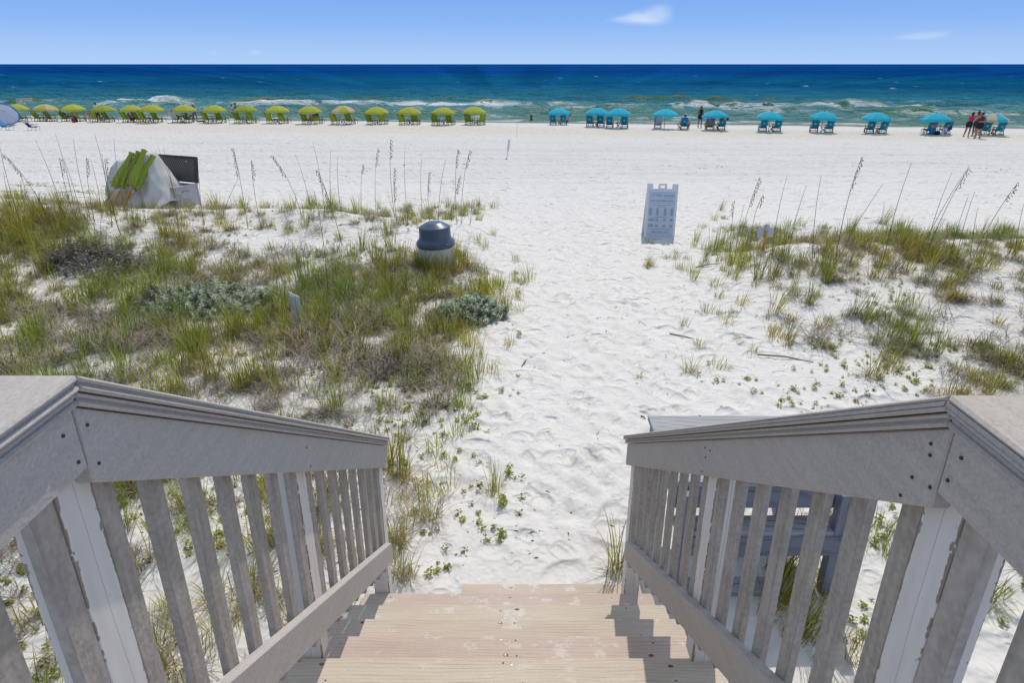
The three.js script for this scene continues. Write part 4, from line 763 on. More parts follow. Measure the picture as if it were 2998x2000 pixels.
{
  // [canopy centre, foot of the pole, chair backs, has a table]
  const green = [[46, 356, [28, 60], 0], [129, 356.5, [112, 147], 1], [212, 357, [191, 230], 0], [299, 358.5, [282, 316], 1], [384, 359, [371, 403], 1], [443, 359.5, [423, 459], 1], [537, 360, [516, 550], 0], [627, 361, [607, 646], 1], [717, 362, [698, 736], 1], [810, 363, [791, 829], 1], [907, 364, [895, 930], 0], [1006, 365, [980, 1025], 1], [1102, 366, [1085, 1121], 1], [1197, 367, [1179, 1216], 1], [1298, 368, [1275, 1317], 1], [1388, 366.5, [1372, 1410], 1]];
  const blue = [[1638, 367, [1619, 1650], 1], [1748, 373, [1727, 1759], 1], [1811, 376, [1785, 1828], 1], [1948, 378, [1926], 0], [2096, 382, [2079, 2113], 1], [2255, 386, [2234, 2275], 1], [2410, 389, [2384, 2428], 1], [2566, 392, [2547, 2584], 1], [2740, 395, [2722, 2768], 0], [2906, 397, [2881, 2924], 1]];
  let u0, c0, t0;
  const rows = (list, word, solid, dull, stripe, striped, sling, emblem, kind) => {
    u0 = c0 = null; const su = {};
    list.forEach(([cx, py, chairs, table], i) => {
      const foot = lean(cx, py - 54, py), pos = place(foot, py), nth = ORD[i], isS = striped.includes(i), isD = dull && dull.i.includes(i);
      const ul = isS ? `${word} and tan striped beach umbrella, ${nth} of the ${word} row` : `${isD ? 'duller ' : ''}${word} beach umbrella, ${nth} of the ${word} row counted from its far end`;
      const key = isS ? 's' : isD ? 'd' : 'p', turn = AZ + 0.35 * Math.sin(i * 2.4), size = 1 - (hash2(i, 5, 7) - 0.5) * 0.04;
      const u = su[key] ? copyOf(su[key], pos, turn, ul, `${word} beach umbrellas`) : (su[key] = makeUmbrella(ul, `${word} beach umbrellas`, isS ? [stripe, solid] : isD ? [dull.m] : [solid], M.poleWood, { low: 1.07, rise: 0.43 }));
      u.position.set(...pos); u.rotation.set((hash2(i, 1, 9) - 0.5) * 0.07, turn, (hash2(i, 2, 9) - 0.5) * 0.07); u.scale.set(1, size, 1);
      chairs.forEach((cxx, j) => {
        const p = place(lean(cxx, py - 20, py), py - 0.5), which = chairs.length < 2 ? 'only chair' : j ? 'chair on the side nearer the turquoise row' : 'chair on the far side';
        const cl = chairs.length < 2 ? `${kind} sling wooden beach chair alone beneath the ${nth} ${word} umbrella` : `${kind} sling wooden beach chair, ${word === 'green' ? (j ? 'second' : 'first') : j ? 'second' : 'first'} of the pair under the ${nth} ${word} umbrella`; void which;
        const ry = AZ + (hash2(i * 3 + j, 4, 4) - 0.5) * 0.16 + (word === 'green' && i === 15 && j === 1 ? 0.5 : 0);
        const c = c0 ? copyOf(c0, p, ry, cl) : (c0 = makeChair(cl, `${kind} wooden beach chairs`, sling, emblem)); c.position.set(...p); c.rotation.y = ry;
        chairAt[`${word}${i + 1}${j ? 'b' : 'a'}`] = { p, ry };
      });
      if (table && chairs.length > 1) {
        const m = lean((chairs[0] + chairs[1]) / 2 + 3, py - 10, py), p = place(m, py), tl = `wooden folding side table under the ${nth} ${word} umbrella`;
        const t = t0 ? copyOf(t0, p, AZ, tl) : (t0 = makeTable(tl, 'wooden folding side tables')); t.position.set(...p); t.rotation.y = AZ + 0.2 * Math.sin(i * 5);
      }
    });
  };
  rows(green, 'green', F.lime, { i: [3, 8], m: F.limeDull }, F.tan, [1, 11], F.greenSling, ringEmblem, 'green');
  rows(blue, 'turquoise', F.aqua, null, F.tan, [9], F.blueSling, domeEmblem, 'turquoise');
  const alone = place(lean(2004, 355, 379), 380), ca = copyOf(c0, alone, AZ - 0.05, 'turquoise sling wooden beach chair in full sun holding the person in a white cap'); chairAt.sunny = { p: alone, ry: AZ - 0.05 }; void ca;
  copyOf(t0, place(1988, 381), AZ + 0.3, 'wooden folding side table in the sun beside the chair without an umbrella');
}
// the tilted blue and white umbrella with two low chairs
{
  const p = place(20, 368), tilt = new THREE.Matrix4().makeTranslation(0, 0.95, 0).multiply(new THREE.Matrix4().makeRotationFromEuler(new THREE.Euler(-1.0, 0.25, 0.2))).multiply(new THREE.Matrix4().makeTranslation(0, -0.95, 0));
  const u = makeUmbrella('pale blue beach umbrella with bright blue rim, tilted over on its side', undefined, [F.paleBlue], M.whitePole, { tilt, low: 0.95, rise: 0.36, R: 1.12 });
  u.position.set(...p); u.rotation.y = 0.15;
  const edge = obj('rim', canopyRim(1.125, 0.945, tilt), F.brightBlue, u); void edge;
}
function canopyRim(R, low, tilt) { const g = new THREE.TorusGeometry(R * 0.985, 0.035, 5, 40); g.rotateX(Math.PI / 2); g.scale(1, 1.6, 1); g.translate(0, low - 0.02, 0); return g.applyMatrix4(tilt); }
function lowChair(label, px, py, turn, fabric) {
  const t = thing('low_beach_chair', label, 'beach chair', place(px, py), turn), tube = std({ color: col(0.3, 0.3, 0.32), metalness: 0.6, roughness: 0.4 });
  const s = (a, b) => { const g = sheet(4, 6, (i, j) => { const p = a.clone().lerp(b, j / 5); return [(i / 3 - 0.5) * 0.5, p.y - 0.03 * Math.sin(Math.PI * j / 5), p.z, 0, 0, 1, 1, 1]; }); return g; };
  obj('back_sling', s(V(0, 0.22, 0.15), V(0, 0.72, 0.5)), fabric, t); obj('seat_sling', s(V(0, 0.22, 0.15), V(0, 0.27, -0.32)), fabric, t);
  for (const x of [-0.27, 0.27]) { obj('frame', [rod(V(x, 0.2, 0.14), V(x, 0.75, 0.52), 0.012), rod(V(x, 0.22, 0.16), V(x, 0.28, -0.34), 0.012), rod(V(x, 0.28, -0.34), V(x, -0.02, -0.28), 0.012), rod(V(x, 0.24, 0.2), V(x, -0.02, 0.3), 0.012), rod(V(x, 0.0, 0.3), V(x, 0.0, -0.3), 0.01), rod(V(x, 0.4, -0.2), V(x, 0.2, -0.1), 0.01)], tube, t); obj('armrest', bar(V(x * 1.12, 0.42, 0.26), V(x * 1.12, 0.43, -0.26), 0.06, 0.025), M.poleWood, t); }
  return t;
}
M.navy = cloth([0.02, 0.03, 0.16], 0.2); M.whiteCloth = cloth([0.72, 0.72, 0.74], 0.3); M.skyCloth = cloth([0.06, 0.3, 0.6], 0.25);
const lowA = lowChair('low navy beach chair with a white towel over its back, alone on the sand', 101, 383, AZ - 0.3, M.navy), lowB = lowChair('low blue beach chair below the tilted pale blue umbrella', 24, 382, AZ - 1.3, M.skyCloth);

// towels and bags
function towel(label, on, mat, { w = 0.5, front = 0.25, down = 0.5, y = 0.93, z = 0.47, x = 0, wave = 0.02, k = 1, sl = 0.53 } = {}) {
  const t = thing('towel', label, 'towel', on.p, on.ry);
  const g = sheet(12, 22, (i, j) => { const u = i / 11 - 0.5, L = front + down, d = j / 21 * L - front, a = Math.abs(d); let yy, zz; if (d < 0) { yy = y + 0.02 - a * 0.85; zz = z - 0.01 - a * sl - 0.012; } else { yy = y + 0.02 - a * 0.93; zz = z + 0.03 - a * 0.34 + 0.02 * Math.sin(u * 17 + k) * a * 2; } yy += -0.03 * Math.sin(u * 5 + k) * (a > 0.3 ? 1 : 0.2); return [x + u * w * (1 + 0.1 * Math.sin(a * 6 + k)), yy, zz + wave * Math.sin(u * 22 + k) * a, i / 11, j / 21, 1, 1, 1]; });
  obj('cloth', g, mat, t); return t;
}
const stripes = (f, k = 0.25) => { const m = cloth([1, 1, 1], k); m.map = dataTex(64, 64, (x, y) => enc3(f(x / 64, y / 64)), true); return m; };
towel('white towel hung over the first chair under the seventh green umbrella', chairAt.green7a, M.whiteCloth, { w: 0.78, down: 0.68, k: 2 });
towel('blue and white patterned towel over the second chair under the seventh green umbrella', chairAt.green7b, stripes((u, v) => (noise(u * 7, v * 9, 3) > 0 ? [0.62, 0.7, 0.78] : [0.03, 0.2, 0.55])), { w: 0.34, down: 0.36, k: 4 });
towel('royal blue striped towel over the chair top under the eleventh green umbrella', chairAt.green11b, stripes((u, v) => (Math.sin(v * 26) > 0.3 ? [0.015, 0.03, 0.14] : [0.03, 0.08, 0.55])), { w: 0.54, down: 0.26, k: 1 });
towel('white and grey striped towel over the lone chair under the fourth turquoise umbrella', chairAt.turquoise4a, stripes((u) => (Math.sin(u * 60) > 0.1 ? [0.68, 0.68, 0.72] : [0.36, 0.38, 0.45])), { w: 0.46, down: 0.62, x: 0.06, k: 3 });
towel('bright blue towel covering the chair back of the person in a white cap', chairAt.sunny, stripes((u) => (Math.abs(u - 0.14) < 0.05 ? [0.5, 0.2, 0.3] : [0.01, 0.25, 0.66])), { w: 0.56, down: 0.34, k: 5 });
towel('multicoloured towel over the first chair under the fifth turquoise umbrella', chairAt.turquoise5a, stripes((u, v) => { const n = Math.floor((u * 1.3 + v * 0.9 + 0.25 * noise(u * 5, v * 5, 8)) * 7) % 5; return [[0.55, 0.06, 0.06], [0.6, 0.42, 0.05], [0.03, 0.38, 0.4], [0.5, 0.12, 0.3], [0.08, 0.15, 0.5]][Math.abs(n)]; }), { w: 0.62, down: 0.6, k: 2 });
towel('red and dark blue clothes drying on the second chair under the fifth turquoise umbrella', { ...chairAt.turquoise5b }, stripes((u, v) => (u < 0.45 ? [0.25, 0.1, 0.09] : u < 0.7 ? [0.35, 0.45, 0.6] : [0.05, 0.05, 0.16])), { w: 0.62, down: 0.2, x: 0.1, k: 6 });
towel('blue striped towel hanging on the first chair under the ninth turquoise umbrella', chairAt.turquoise9a, stripes((u, v) => (v < 0.45 ? [0.45, 0.3, 0.3] : Math.sin(v * 30) > 0 ? [0.02, 0.22, 0.5] : [0.05, 0.35, 0.62])), { w: 0.44, down: 0.72, front: 0.1, x: 0.1, y: 0.72, z: 0.4, k: 3 });
towel('white towel draped over the low navy beach chair', { p: lowA.position.toArray(), ry: AZ - 0.3 }, M.whiteCloth, { w: 0.66, front: 0.5, down: 0.2, y: 0.73, z: 0.52, sl: 0.66, k: 1 });
towel('bright blue towel over the low chair below the tilted umbrella', { p: lowB.position.toArray(), ry: AZ - 1.3 }, M.skyCloth, { w: 0.56, front: 0.5, down: 0.2, y: 0.73, z: 0.52, sl: 0.66, k: 4 });
function bag(name, label, cat, px, py, w, h, d, c, dy = 0, c2) {
  const pos = place(px, py), t = thing(name, label, cat, [pos[0], pos[1] + dy, pos[2]], AZ + 0.3), g = new RoundedBoxGeometry(w, h, d, 4, Math.min(w, h, d) * 0.32); const q = g.attributes.position;
  for (let i = 0; i < q.count; i++) { const y = q.getY(i) / h + 0.5; q.setX(i, q.getX(i) * (1.08 - 0.25 * y * y)); q.setZ(i, q.getZ(i) * (1.1 - 0.35 * y)); q.setY(i, q.getY(i) + h / 2 - 0.01 + 0.02 * noise(q.getX(i) * 12, q.getZ(i) * 12, 5)); } g.computeVertexNormals();
  obj('body', g, std({ color: col(...c), roughness: 0.9 }), t);
  const hdl = new THREE.TorusGeometry(w * 0.26, 0.012, 5, 14, Math.PI); obj('handle', at(hdl, 0, h - 0.02, 0), std({ color: col(...(c2 ?? [0.04, 0.04, 0.05])) }), t);
  if (c2) { obj('pocket', at(bx(w * 0.6, h * 0.42, 0.04, 0.012), 0, h * 0.34, d * 0.5), std({ color: col(...c2) }), t); for (const x of [-0.3, 0.3]) obj('strap', at(bx(0.035, h * 0.75, 0.02, 0.006), x * w, h * 0.48, d * 0.46), M.black, t); }
  return t;
}
bag('straw_bag', 'tan woven bag leaning on the chairs under the eleventh green umbrella', 'bag', 914, 362, 0.42, 0.5, 0.16, [0.3, 0.16, 0.07], 0.22);
bag('beach_bag', 'crimson bag on the sand between the chairs of the third green umbrella', 'bag', 219, 359, 0.24, 0.42, 0.2, [0.28, 0.01, 0.05]);
bag('beach_bag', 'dark bag leaning beside the crimson one under the third green umbrella', 'bag', 225, 358.5, 0.26, 0.5, 0.2, [0.015, 0.015, 0.02]);
bag('beach_bag', 'greyish green bag on the sand under the seventh green umbrella', 'bag', 538, 362, 0.4, 0.24, 0.26, [0.2, 0.24, 0.13]);
bag('backpack', 'white backpack with black straps behind the chairs of the ninth turquoise umbrella', 'backpack', 2762, 397, 0.36, 0.5, 0.2, [0.6, 0.6, 0.66], 0, [0.3, 0.3, 0.36]);
bag('beach_bag', 'dark purple bag on the sand beneath the ninth turquoise umbrella', 'bag', 2739, 395.5, 0.4, 0.28, 0.26, [0.02, 0.012, 0.04]);
bag('beach_bag', 'plum bag hanging from the outer chair of the ninth turquoise umbrella', 'bag', 2774.5, 395, 0.3, 0.42, 0.16, [0.09, 0.025, 0.08], 0.35);
bag('beach_bag', 'small aqua bag on the sand in front of the tan and turquoise umbrella', 'bag', 2865, 396, 0.14, 0.26, 0.1, [0.15, 0.5, 0.45], 0.08);
bag('sandal_pile', 'little dark pile of sandals on the bare sand between two green umbrellas', 'sandals', 590, 357.5, 0.75, 0.13, 0.35, [0.05, 0.045, 0.05]);

// ------------------------------------------------------------------ open deck box under a pale cover, folded umbrellas leaning on it
{
  const at0 = standing(470, 590, 17.1), gy = ground(at0.x, 17.1), ry = -0.42, box = thing('deck_box', 'open grey plastic deck box with a dark lattice lid, standing on the sand', 'deck box', [at0.x + 0.2, gy - 0.05, -17.2], ry);
  const tub = std({ color: col(0.42, 0.41, 0.42), roughness: 0.55 }), lidM = std({ color: col(0.035, 0.033, 0.032), roughness: 0.6 });
  const L = 1.36, Dp = 0.7, H = 0.54;
  for (const [w, d, x, z, n] of [[L, 0.04, 0, Dp / 2, 'front_wall'], [L, 0.04, 0, -Dp / 2, 'rear_wall'], [0.04, Dp - 0.05, L / 2 - 0.02, 0, 'end_wall'], [0.04, Dp - 0.05, -L / 2 + 0.02, 0, 'end_wall']]) obj(n, at(bx(w, H, d, 0.015), x, H / 2, z), tub, box);
  obj('floor_panel', at(bx(L - 0.1, 0.03, Dp - 0.1, 0.005), 0, 0.06, 0), tub, box);
  obj('rim', [at(bx(L + 0.05, 0.045, 0.06, 0.012), 0, H + 0.01, Dp / 2 + 0.005), at(bx(0.06, 0.045, Dp, 0.012), L / 2 + 0.005, H + 0.012, 0), at(bx(0.06, 0.045, Dp, 0.012), -L / 2 - 0.005, H + 0.012, 0)], tub, box);
  const hd = new THREE.TorusGeometry(0.1, 0.012, 6, 14, Math.PI); hd.scale(1, 0.35, 1); hd.rotateY(Math.PI / 2); obj('handle', at(hd, L / 2 + 0.008, H - 0.14, 0.05, 0, 0, 0), std({ color: col(0.2, 0.2, 0.21) }), box);
  const lid = obj('lid', [at(bx(L + 0.06, 0.64, 0.02, 0.008), 0, 0.32, -0.03), at(bx(L + 0.06, 0.06, 0.07, 0.015), 0, 0.62, 0.01), at(bx(0.06, 0.62, 0.07, 0.015), L / 2, 0.31, 0.01), at(bx(0.06, 0.62, 0.07, 0.015), -L / 2, 0.31, 0.01)], lidM, box);
  lid.position.set(0, H + 0.03, -Dp / 2); lid.rotation.x = -0.16;
  const lat = [];
  for (let i = -16; i <= 16; i++) for (const s of [1, -1]) { const x = i * 0.074, g = bx(0.022, 0.98, 0.014, 0.002); g.rotateZ(s * 0.62); g.translate(x, 0.35, s * 0.004); const p = g.attributes.position; for (let k = 0; k < p.count; k++) { const y = clamp(p.getY(k), 0.03, 0.6), slope = Math.tan(0.62) * s; p.setX(k, clamp(p.getX(k) + (p.getY(k) - y) * slope, -L / 2 + 0.02, L / 2 - 0.02)); p.setY(k, y); } lat.push(g); }
  const lt = obj('lattice', lat, std({ color: col(0.19, 0.18, 0.17), roughness: 0.6 }), lid); lt.userData.kind = 'stuff'; lt.position.z = 0.0;
  obj('badge', at(bx(0.07, 0.03, 0.01, 0.002), L / 2 - 0.3, 0.52, 0.03), M.grey, lid);
  // the cover
  const c = thing('cover_cloth', 'cream white stained cover draped over the deck box in heavy folds', 'cover', [at0.x - 0.22, gy - 0.02, -17.05], ry);
  const U = 64, P = 40;
  const g = sheet(U, P, (i, j) => {
    const u = i / (U - 1), v = j / (P - 1), x0 = lerp(-0.74, 1.06, clamp((u - 0.04) / 0.96));
    let Hh = 1.1 + 0.2 * sstep(0.15, 0.4, u) - 0.02 * Math.sin(u * 9) - 1.02 * Math.pow(clamp((x0 - 0.42) / 0.64), 1.15); Hh += 0.035 * noise(u * 9, 2, 3);
    if (u < 0.04) Hh = lerp(0.12, Hh, u / 0.04);
    const fr = 0.62 + 0.1 * Math.sin(u * 8) + 0.06 * noise(u * 12, 1, 5), zf = [[0, fr, 0.07 + 0.09 * Math.max(0, noise(u * 5, 0.5, 7))], [0.3, fr - 0.08, Hh * 0.42], [0.55, 0.33, Hh * 0.86], [0.66, 0.16, Hh], [0.8, -0.12, Hh * 0.985], [1, -0.42, Hh * 0.6]];
    let k = 0; while (k < zf.length - 2 && v > zf[k + 1][0]) k++;
    const t = (v - zf[k][0]) / (zf[k + 1][0] - zf[k][0]), e = t * t * (3 - 2 * t) * 0.5 + t * 0.5; let z = lerp(zf[k][1], zf[k + 1][1], e), y = lerp(zf[k][2], zf[k + 1][2], e);
    const drop = 1 - clamp(v / 0.62), fold = 0.08 * Math.sin(u * 27 + 2.2 * Math.sin(u * 6) + v * 2) * (0.25 + drop) + 0.03 * noise(u * 16 + v * 3, v * 4, 9) + 0.06 * Math.sin((u * 9 - v * 11) * 1.6) * drop;
    z += fold * (v < 0.7 ? 1 : 0.4); y += 0.015 * noise(u * 14, v * 12, 11) * (v > 0.4 ? 2 : 1);
    return [x0 + 0.03 * noise(u * 8, v * 6, 13), Math.max(0.02, y), z, u * 2.1, v * 2, 1, 1, 1];
  });
  const stain = dataTex(256, 256, (x, y) => { const u = x / 256, v = y / 256, s = sstep(0.35, 0.8, tnoise(u * 4, v * 4, 4, 4, 201) + 0.5 * tnoise(u * 11, v * 11, 11, 11, 202)); return enc3(mix3([0.6, 0.59, 0.55], [0.42, 0.32, 0.18], s * 0.6)); }, true);
  const cm = cloth([1, 1, 1], 0.12); cm.map = rep(stain, 0.5, 0.5); cm.roughness = 0.6; obj('cloth', g, cm, c);
  // folded umbrellas
  const fab = cloth([0.31, 0.38, 0.06], 0.12);
  const four = [[303, 611, 388, 449, 'folded green umbrella on a wooden pole, farthest from the lattice lid'], [326, 613, 408, 446, 'folded green umbrella half hidden behind the tallest folded one'], [361, 611, 424, 440, 'tallest folded green umbrella leaning on the pale cover'], [358, 616, 450, 457, 'folded green umbrella nearest to the dark lattice lid']];
  four.forEach(([bx0, by0, tx, ty, label], i) => {
    const b = standing(bx0, by0, 15.9), t = standing(tx, ty, 16.75 - (i % 2 ? 0 : 0.12)), base = V(b.x, b.y, -b.s), tip = V(t.x, t.y, -t.s), th = thing('folded_umbrella', label, 'umbrella', base.toArray()), B = tip.sub(base), Ln = B.length();
    const q = new THREE.Quaternion().setFromUnitVectors(YUP, B.clone().normalize()), put = (gg) => gg.applyQuaternion(q);
    obj('pole', put(uvm(new THREE.CylinderGeometry(0.024, 0.026, Ln * 0.42, 10).translate(0, Ln * 0.15, 0), 'y')), M.orangeWood, th); obj('sleeve', put(new THREE.CylinderGeometry(0.02, 0.026, Ln * 0.12, 10).translate(0, Ln * 0.375, 0)), M.grey, th);
    const A = 36, R = 30, gg = sheet(A + 1, R, (a, j) => { const v = j / (R - 1), an = a / A * 6.2832, yy = Ln * lerp(0.385, 1.0, v) - 0.0; let r = v < 0.12 ? lerp(0.085, 0.105, v / 0.12) : v < 0.17 ? 0.078 : lerp(0.102, 0.042, Math.pow((v - 0.17) / 0.83, 0.9)); if (v > 0.95) r = 0.05 + 0.022 * sstep(0.95, 0.985, v); if (v < 0.03) r *= 0.55 + 15 * v;
      r *= 1 + 0.22 * Math.sin(an * 5 + v * 5 + i) * (1 - 0.5 * v) + 0.1 * noise(Math.cos(an) * 2 + i * 7, v * 14 + Math.sin(an) * 2, 15) + (v < 0.16 ? 0.12 * Math.sin(an * 11 + v * 40) : 0); return [Math.cos(an) * r, yy, -Math.sin(an) * r, an, v * 2, 1, 1, 1]; });
    obj('canopy', put(gg), fab, th); obj('end_cap', put(new THREE.SphereGeometry(0.05, 10, 6).scale(1.25, 0.5, 1.25).translate(0, Ln * 1.0, 0)), fab, th);
    obj('ribs', put(mergeGeometries(Array.from({ length: 8 }, (_, k) => rod(V(Math.cos(k * 0.785) * 0.07, Ln * 0.37, Math.sin(k * 0.785) * 0.07), V(Math.cos(k * 0.785) * 0.06, Ln * 0.43, Math.sin(k * 0.785) * 0.06), 0.006, 0.006, 4)))), M.dark, th);
  });
  const stake = standing(571, 586, 17.3), st = thing('wooden_stake', 'short orange wooden stake leaning at the far corner of the deck box', 'stake', [stake.x, stake.y - 0.05, -stake.s]);
  obj('wood', rod(V(0, 0, 0), V(-0.06, 0.36, -0.05), 0.028, 0.022, 8), M.orangeWood, st);
}
// ------------------------------------------------------------------ folding price sign
{
  const c = spot(1926, 694), t = thing('folding_sign', 'white plastic folding sign with a printed price list standing on the sandy path', 'sign', [c.x, c.y - 0.05, -c.s - 0.06], -0.06); t.rotation.z = -0.02;
  const W = 0.62, H = 1.16, plastic = std({ color: col(0.72, 0.72, 0.74), roughness: 0.45 });
  const outline = () => { const s = new THREE.Shape(), w = W / 2; s.moveTo(-w, 0.05); s.quadraticCurveTo(-w, 0, -w + 0.04, 0); for (let i = 0; i < 3; i++) { const a = -w + 0.08 + i * 0.17; s.lineTo(a, 0); s.quadraticCurveTo(a + 0.06, 0.06, a + 0.12, 0); } s.lineTo(w - 0.04, 0); s.quadraticCurveTo(w, 0, w, 0.05); s.lineTo(w, H); s.lineTo(w - 0.11, H); s.lineTo(w - 0.115, H - 0.1); s.lineTo(0.085, H - 0.1); s.lineTo(0.08, H); s.lineTo(-0.08, H); s.lineTo(-0.085, H - 0.1); s.lineTo(-w + 0.115, H - 0.1); s.lineTo(-w + 0.11, H); s.lineTo(-w, H); const h = new THREE.Path(); h.moveTo(-0.05, H - 0.085); h.lineTo(0.05, H - 0.085); h.lineTo(0.05, H - 0.025); h.lineTo(-0.05, H - 0.025); s.holes.push(h); return s; };
  const panel = () => new THREE.ExtrudeGeometry(outline(), { depth: 0.035, bevelEnabled: true, bevelSize: 0.006, bevelThickness: 0.006, bevelOffset: -0.006, bevelSegments: 1 });
  const front = obj('front_panel', panel(), plastic, t); front.rotation.x = -0.19; front.position.set(0, 0, 0.2);
  const rear = obj('rear_panel', panel(), plastic, t); rear.rotation.x = 0.19; rear.position.set(0, 0, -0.24);
  obj('frame', [[0, 0.065, W - 0.05, 0.025], [0, H - 0.15, W - 0.05, 0.025], [-W / 2 + 0.03, H / 2 - 0.045, 0.025, H - 0.22], [W / 2 - 0.03, H / 2 - 0.045, 0.025, H - 0.22]].map(([x, y, w, h]) => at(bx(w, h, 0.012, 0.003), x, y, 0.046)), plastic, front);
  const [cv, k] = canvas(620, 1000); k.fillStyle = '#bec7d4'; k.fillRect(0, 0, 620, 1000);
  k.textAlign = 'center'; k.strokeStyle = '#2f9fd0'; k.lineWidth = 5; k.beginPath(); for (const [x0, y0, x1, y1] of [[40, 75, 85, 38], [85, 38, 140, 30], [140, 30, 150, 70], [150, 70, 105, 118], [105, 118, 40, 75], [40, 75, 150, 70], [85, 38, 105, 118], [140, 30, 112, 74]]) { k.moveTo(x0, y0); k.lineTo(x1, y1); } k.stroke();
  k.fillStyle = '#1d8fc6'; k.font = 'italic bold 74px serif'; k.fillText('White Diamond', 375, 104, 430);
  k.fillStyle = '#5a6f8a'; k.font = 'italic 18px serif'; k.fillText('Luxury Beach Service', 440, 140);
  k.fillStyle = '#3a3d4a'; k.font = 'bold 43px serif'; k.fillText('DAILY AND WEEKLY RATES', 310, 208, 540);
  k.fillStyle = '#6a4a50'; k.fillRect(20, 240, 590, 4); k.fillStyle = '#565b6c'; k.fillRect(90, 284, 440, 5);
  const table = (title, y, rowsN, first) => { k.fillStyle = '#4a4e60'; k.font = 'bold 25px serif'; if (title) k.fillText(title, 310, y); const r2 = rng(y); for (let r = 0; r <= rowsN; r++) { const yy = y + 22 + r * 21; k.textAlign = 'left'; k.font = r ? '19px serif' : 'bold 20px serif'; for (const [x, w] of [[28, first], [190, 62], [370, 60], [530, 66]]) { k.fillStyle = '#5b6072'; const n = Math.round(w / 13); for (let q = 0; q < n; q++) { k.fillRect(x + q * 13, yy, 8 + 3 * r2(), 12); } } k.fillStyle = '#7d8498'; if (r) k.fillRect(28, yy + 15, 570, 1.5); k.textAlign = 'center'; } };
  table('DAILY RATES', 330, 7, 60); table('WATERSPORTS RENTALS', 560, 2, 130); table('', 690, 2, 120);
  k.fillStyle = '#4a4e60'; k.font = 'bold 24px serif'; k.fillText('CALL FOR QUESTIONS AND RESERVATIONS', 310, 822, 540);
  k.fillStyle = '#1d8fc6'; k.font = 'bold 66px serif'; k.fillText('850.226.1850', 310, 905, 420);
  const pm = std({ map: canvasTex(cv), roughness: 0.5 }), pg = new THREE.BoxGeometry(W - 0.085, H - 0.245, 0.006); obj('printed_sheet', at(pg, 0, H / 2 - 0.045, 0.0445), pm, front);
  obj('hinge', [at(bx(0.09, 0.03, 0.05, 0.008), -W / 2 + 0.06, H * 0.975, -0.02), at(bx(0.09, 0.03, 0.05, 0.008), W / 2 - 0.06, H * 0.975, -0.02)], plastic, t);
}
// ------------------------------------------------------------------ trash can, small signs and stakes
{
  const c = spot(1281, 783), t = thing('trash_can', 'white drum trash can with a blue-grey domed lid among dune grass beside the path', 'trash can', [c.x, c.y - 0.04, -c.s], 0.6); t.rotation.z = 0.03;
  const lathe = (pts) => new THREE.LatheGeometry(pts.map(([r, y]) => new THREE.Vector2(r, y)), 48);
  const drumTex = dataTex(128, 128, (x, y) => { const v = y / 128, n = 0.5 + 0.5 * tnoise(x / 128 * 8, v * 3, 8, 3, 301); return enc3(mix3([0.6, 0.585, 0.54], [0.36, 0.33, 0.24], n * n * 0.9 * (1.2 - v))); }, true);
  obj('drum', lathe([[0, 0], [0.285, 0], [0.29, 0.03], [0.287, 0.15], [0.292, 0.16], [0.287, 0.175], [0.287, 0.4], [0.27, 0.42]]), std({ map: drumTex, roughness: 0.5 }), t);
  const lid = obj('lid', lathe([[0.262, 0.4], [0.305, 0.395], [0.308, 0.43], [0.3, 0.45], [0.292, 0.455], [0.29, 0.475], [0.283, 0.49], [0.268, 0.5], [0.258, 0.515], [0.252, 0.55], [0.25, 0.68], [0.246, 0.698], [0.236, 0.708], [0.13, 0.765], [0.11, 0.771], [0, 0.776]]), std({ color: col(0.075, 0.105, 0.155), roughness: 0.32 }), t);
  obj('rim_bead', [new THREE.TorusGeometry(0.299, 0.009, 6, 48).rotateX(Math.PI / 2).translate(0, 0.455, 0)], std({ color: col(0.08, 0.11, 0.16), roughness: 0.3 }), lid);
}
{
  const c = spot(2233, 733), t = thing('small_sign', 'small pale sign seen from behind on a yellow wooden stake in the dune', 'sign', [c.x, c.y, -c.s], 0.1); t.rotation.z = -0.03;
  obj('stake', at(bx(0.04, 0.52, 0.03, 0.004, 'y'), 0, 0.17, 0), std({ color: col(0.5, 0.3, 0.03), roughness: 0.7 }), t); obj('clamp', at(bx(0.042, 0.09, 0.034, 0.004), 0, 0.385, 0), M.grey, t);
  const s = new THREE.Shape(); s.moveTo(-0.135, 0); s.lineTo(0.135, 0); s.lineTo(0.135, 0.15); s.lineTo(0.055, 0.16); s.absarc(0, 0.165, 0.055, 0, Math.PI, false); s.lineTo(-0.135, 0.15); s.lineTo(-0.135, 0);
  obj('board', at(new THREE.ExtrudeGeometry(s, { depth: 0.008, bevelEnabled: false, curveSegments: 14 }), 0, 0.225, -0.025), std({ color: col(0.5, 0.53, 0.57), roughness: 0.5 }), t);
}
{
  const c = spot(873, 957), t = thing('marker_stake', 'weathered white marker stake with a slanted top in the dune grass', 'stake', [c.x, c.y - 0.05, -c.s], -0.25); t.rotation.z = 0.06;
  obj('stake', prism([[-0.012, 0], [0.012, 0], [0.012, 0.44], [-0.012, 0.44]], -0.035, 0.035, 0.003, 'y'), std({ map: grainTex(431, [0.5, 0.5, 0.5], [0.25, 0.25, 0.25], 0.8, 9), roughness: 0.8 }), t);
  const s = new THREE.Shape(); s.moveTo(-0.03, 0); s.lineTo(0.05, 0.0); s.lineTo(0.05, 0.27); s.lineTo(-0.06, 0.35); s.lineTo(-0.06, 0.06); obj('plate', at(new THREE.ExtrudeGeometry(s, { depth: 0.014, bevelEnabled: true, bevelSize: 0.002, bevelThickness: 0.002, bevelSegments: 1 }), 0.02, 0.15, -0.03, 0, 0.5, 0), std({ color: col(0.7, 0.7, 0.69), roughness: 0.6 }), t);
}
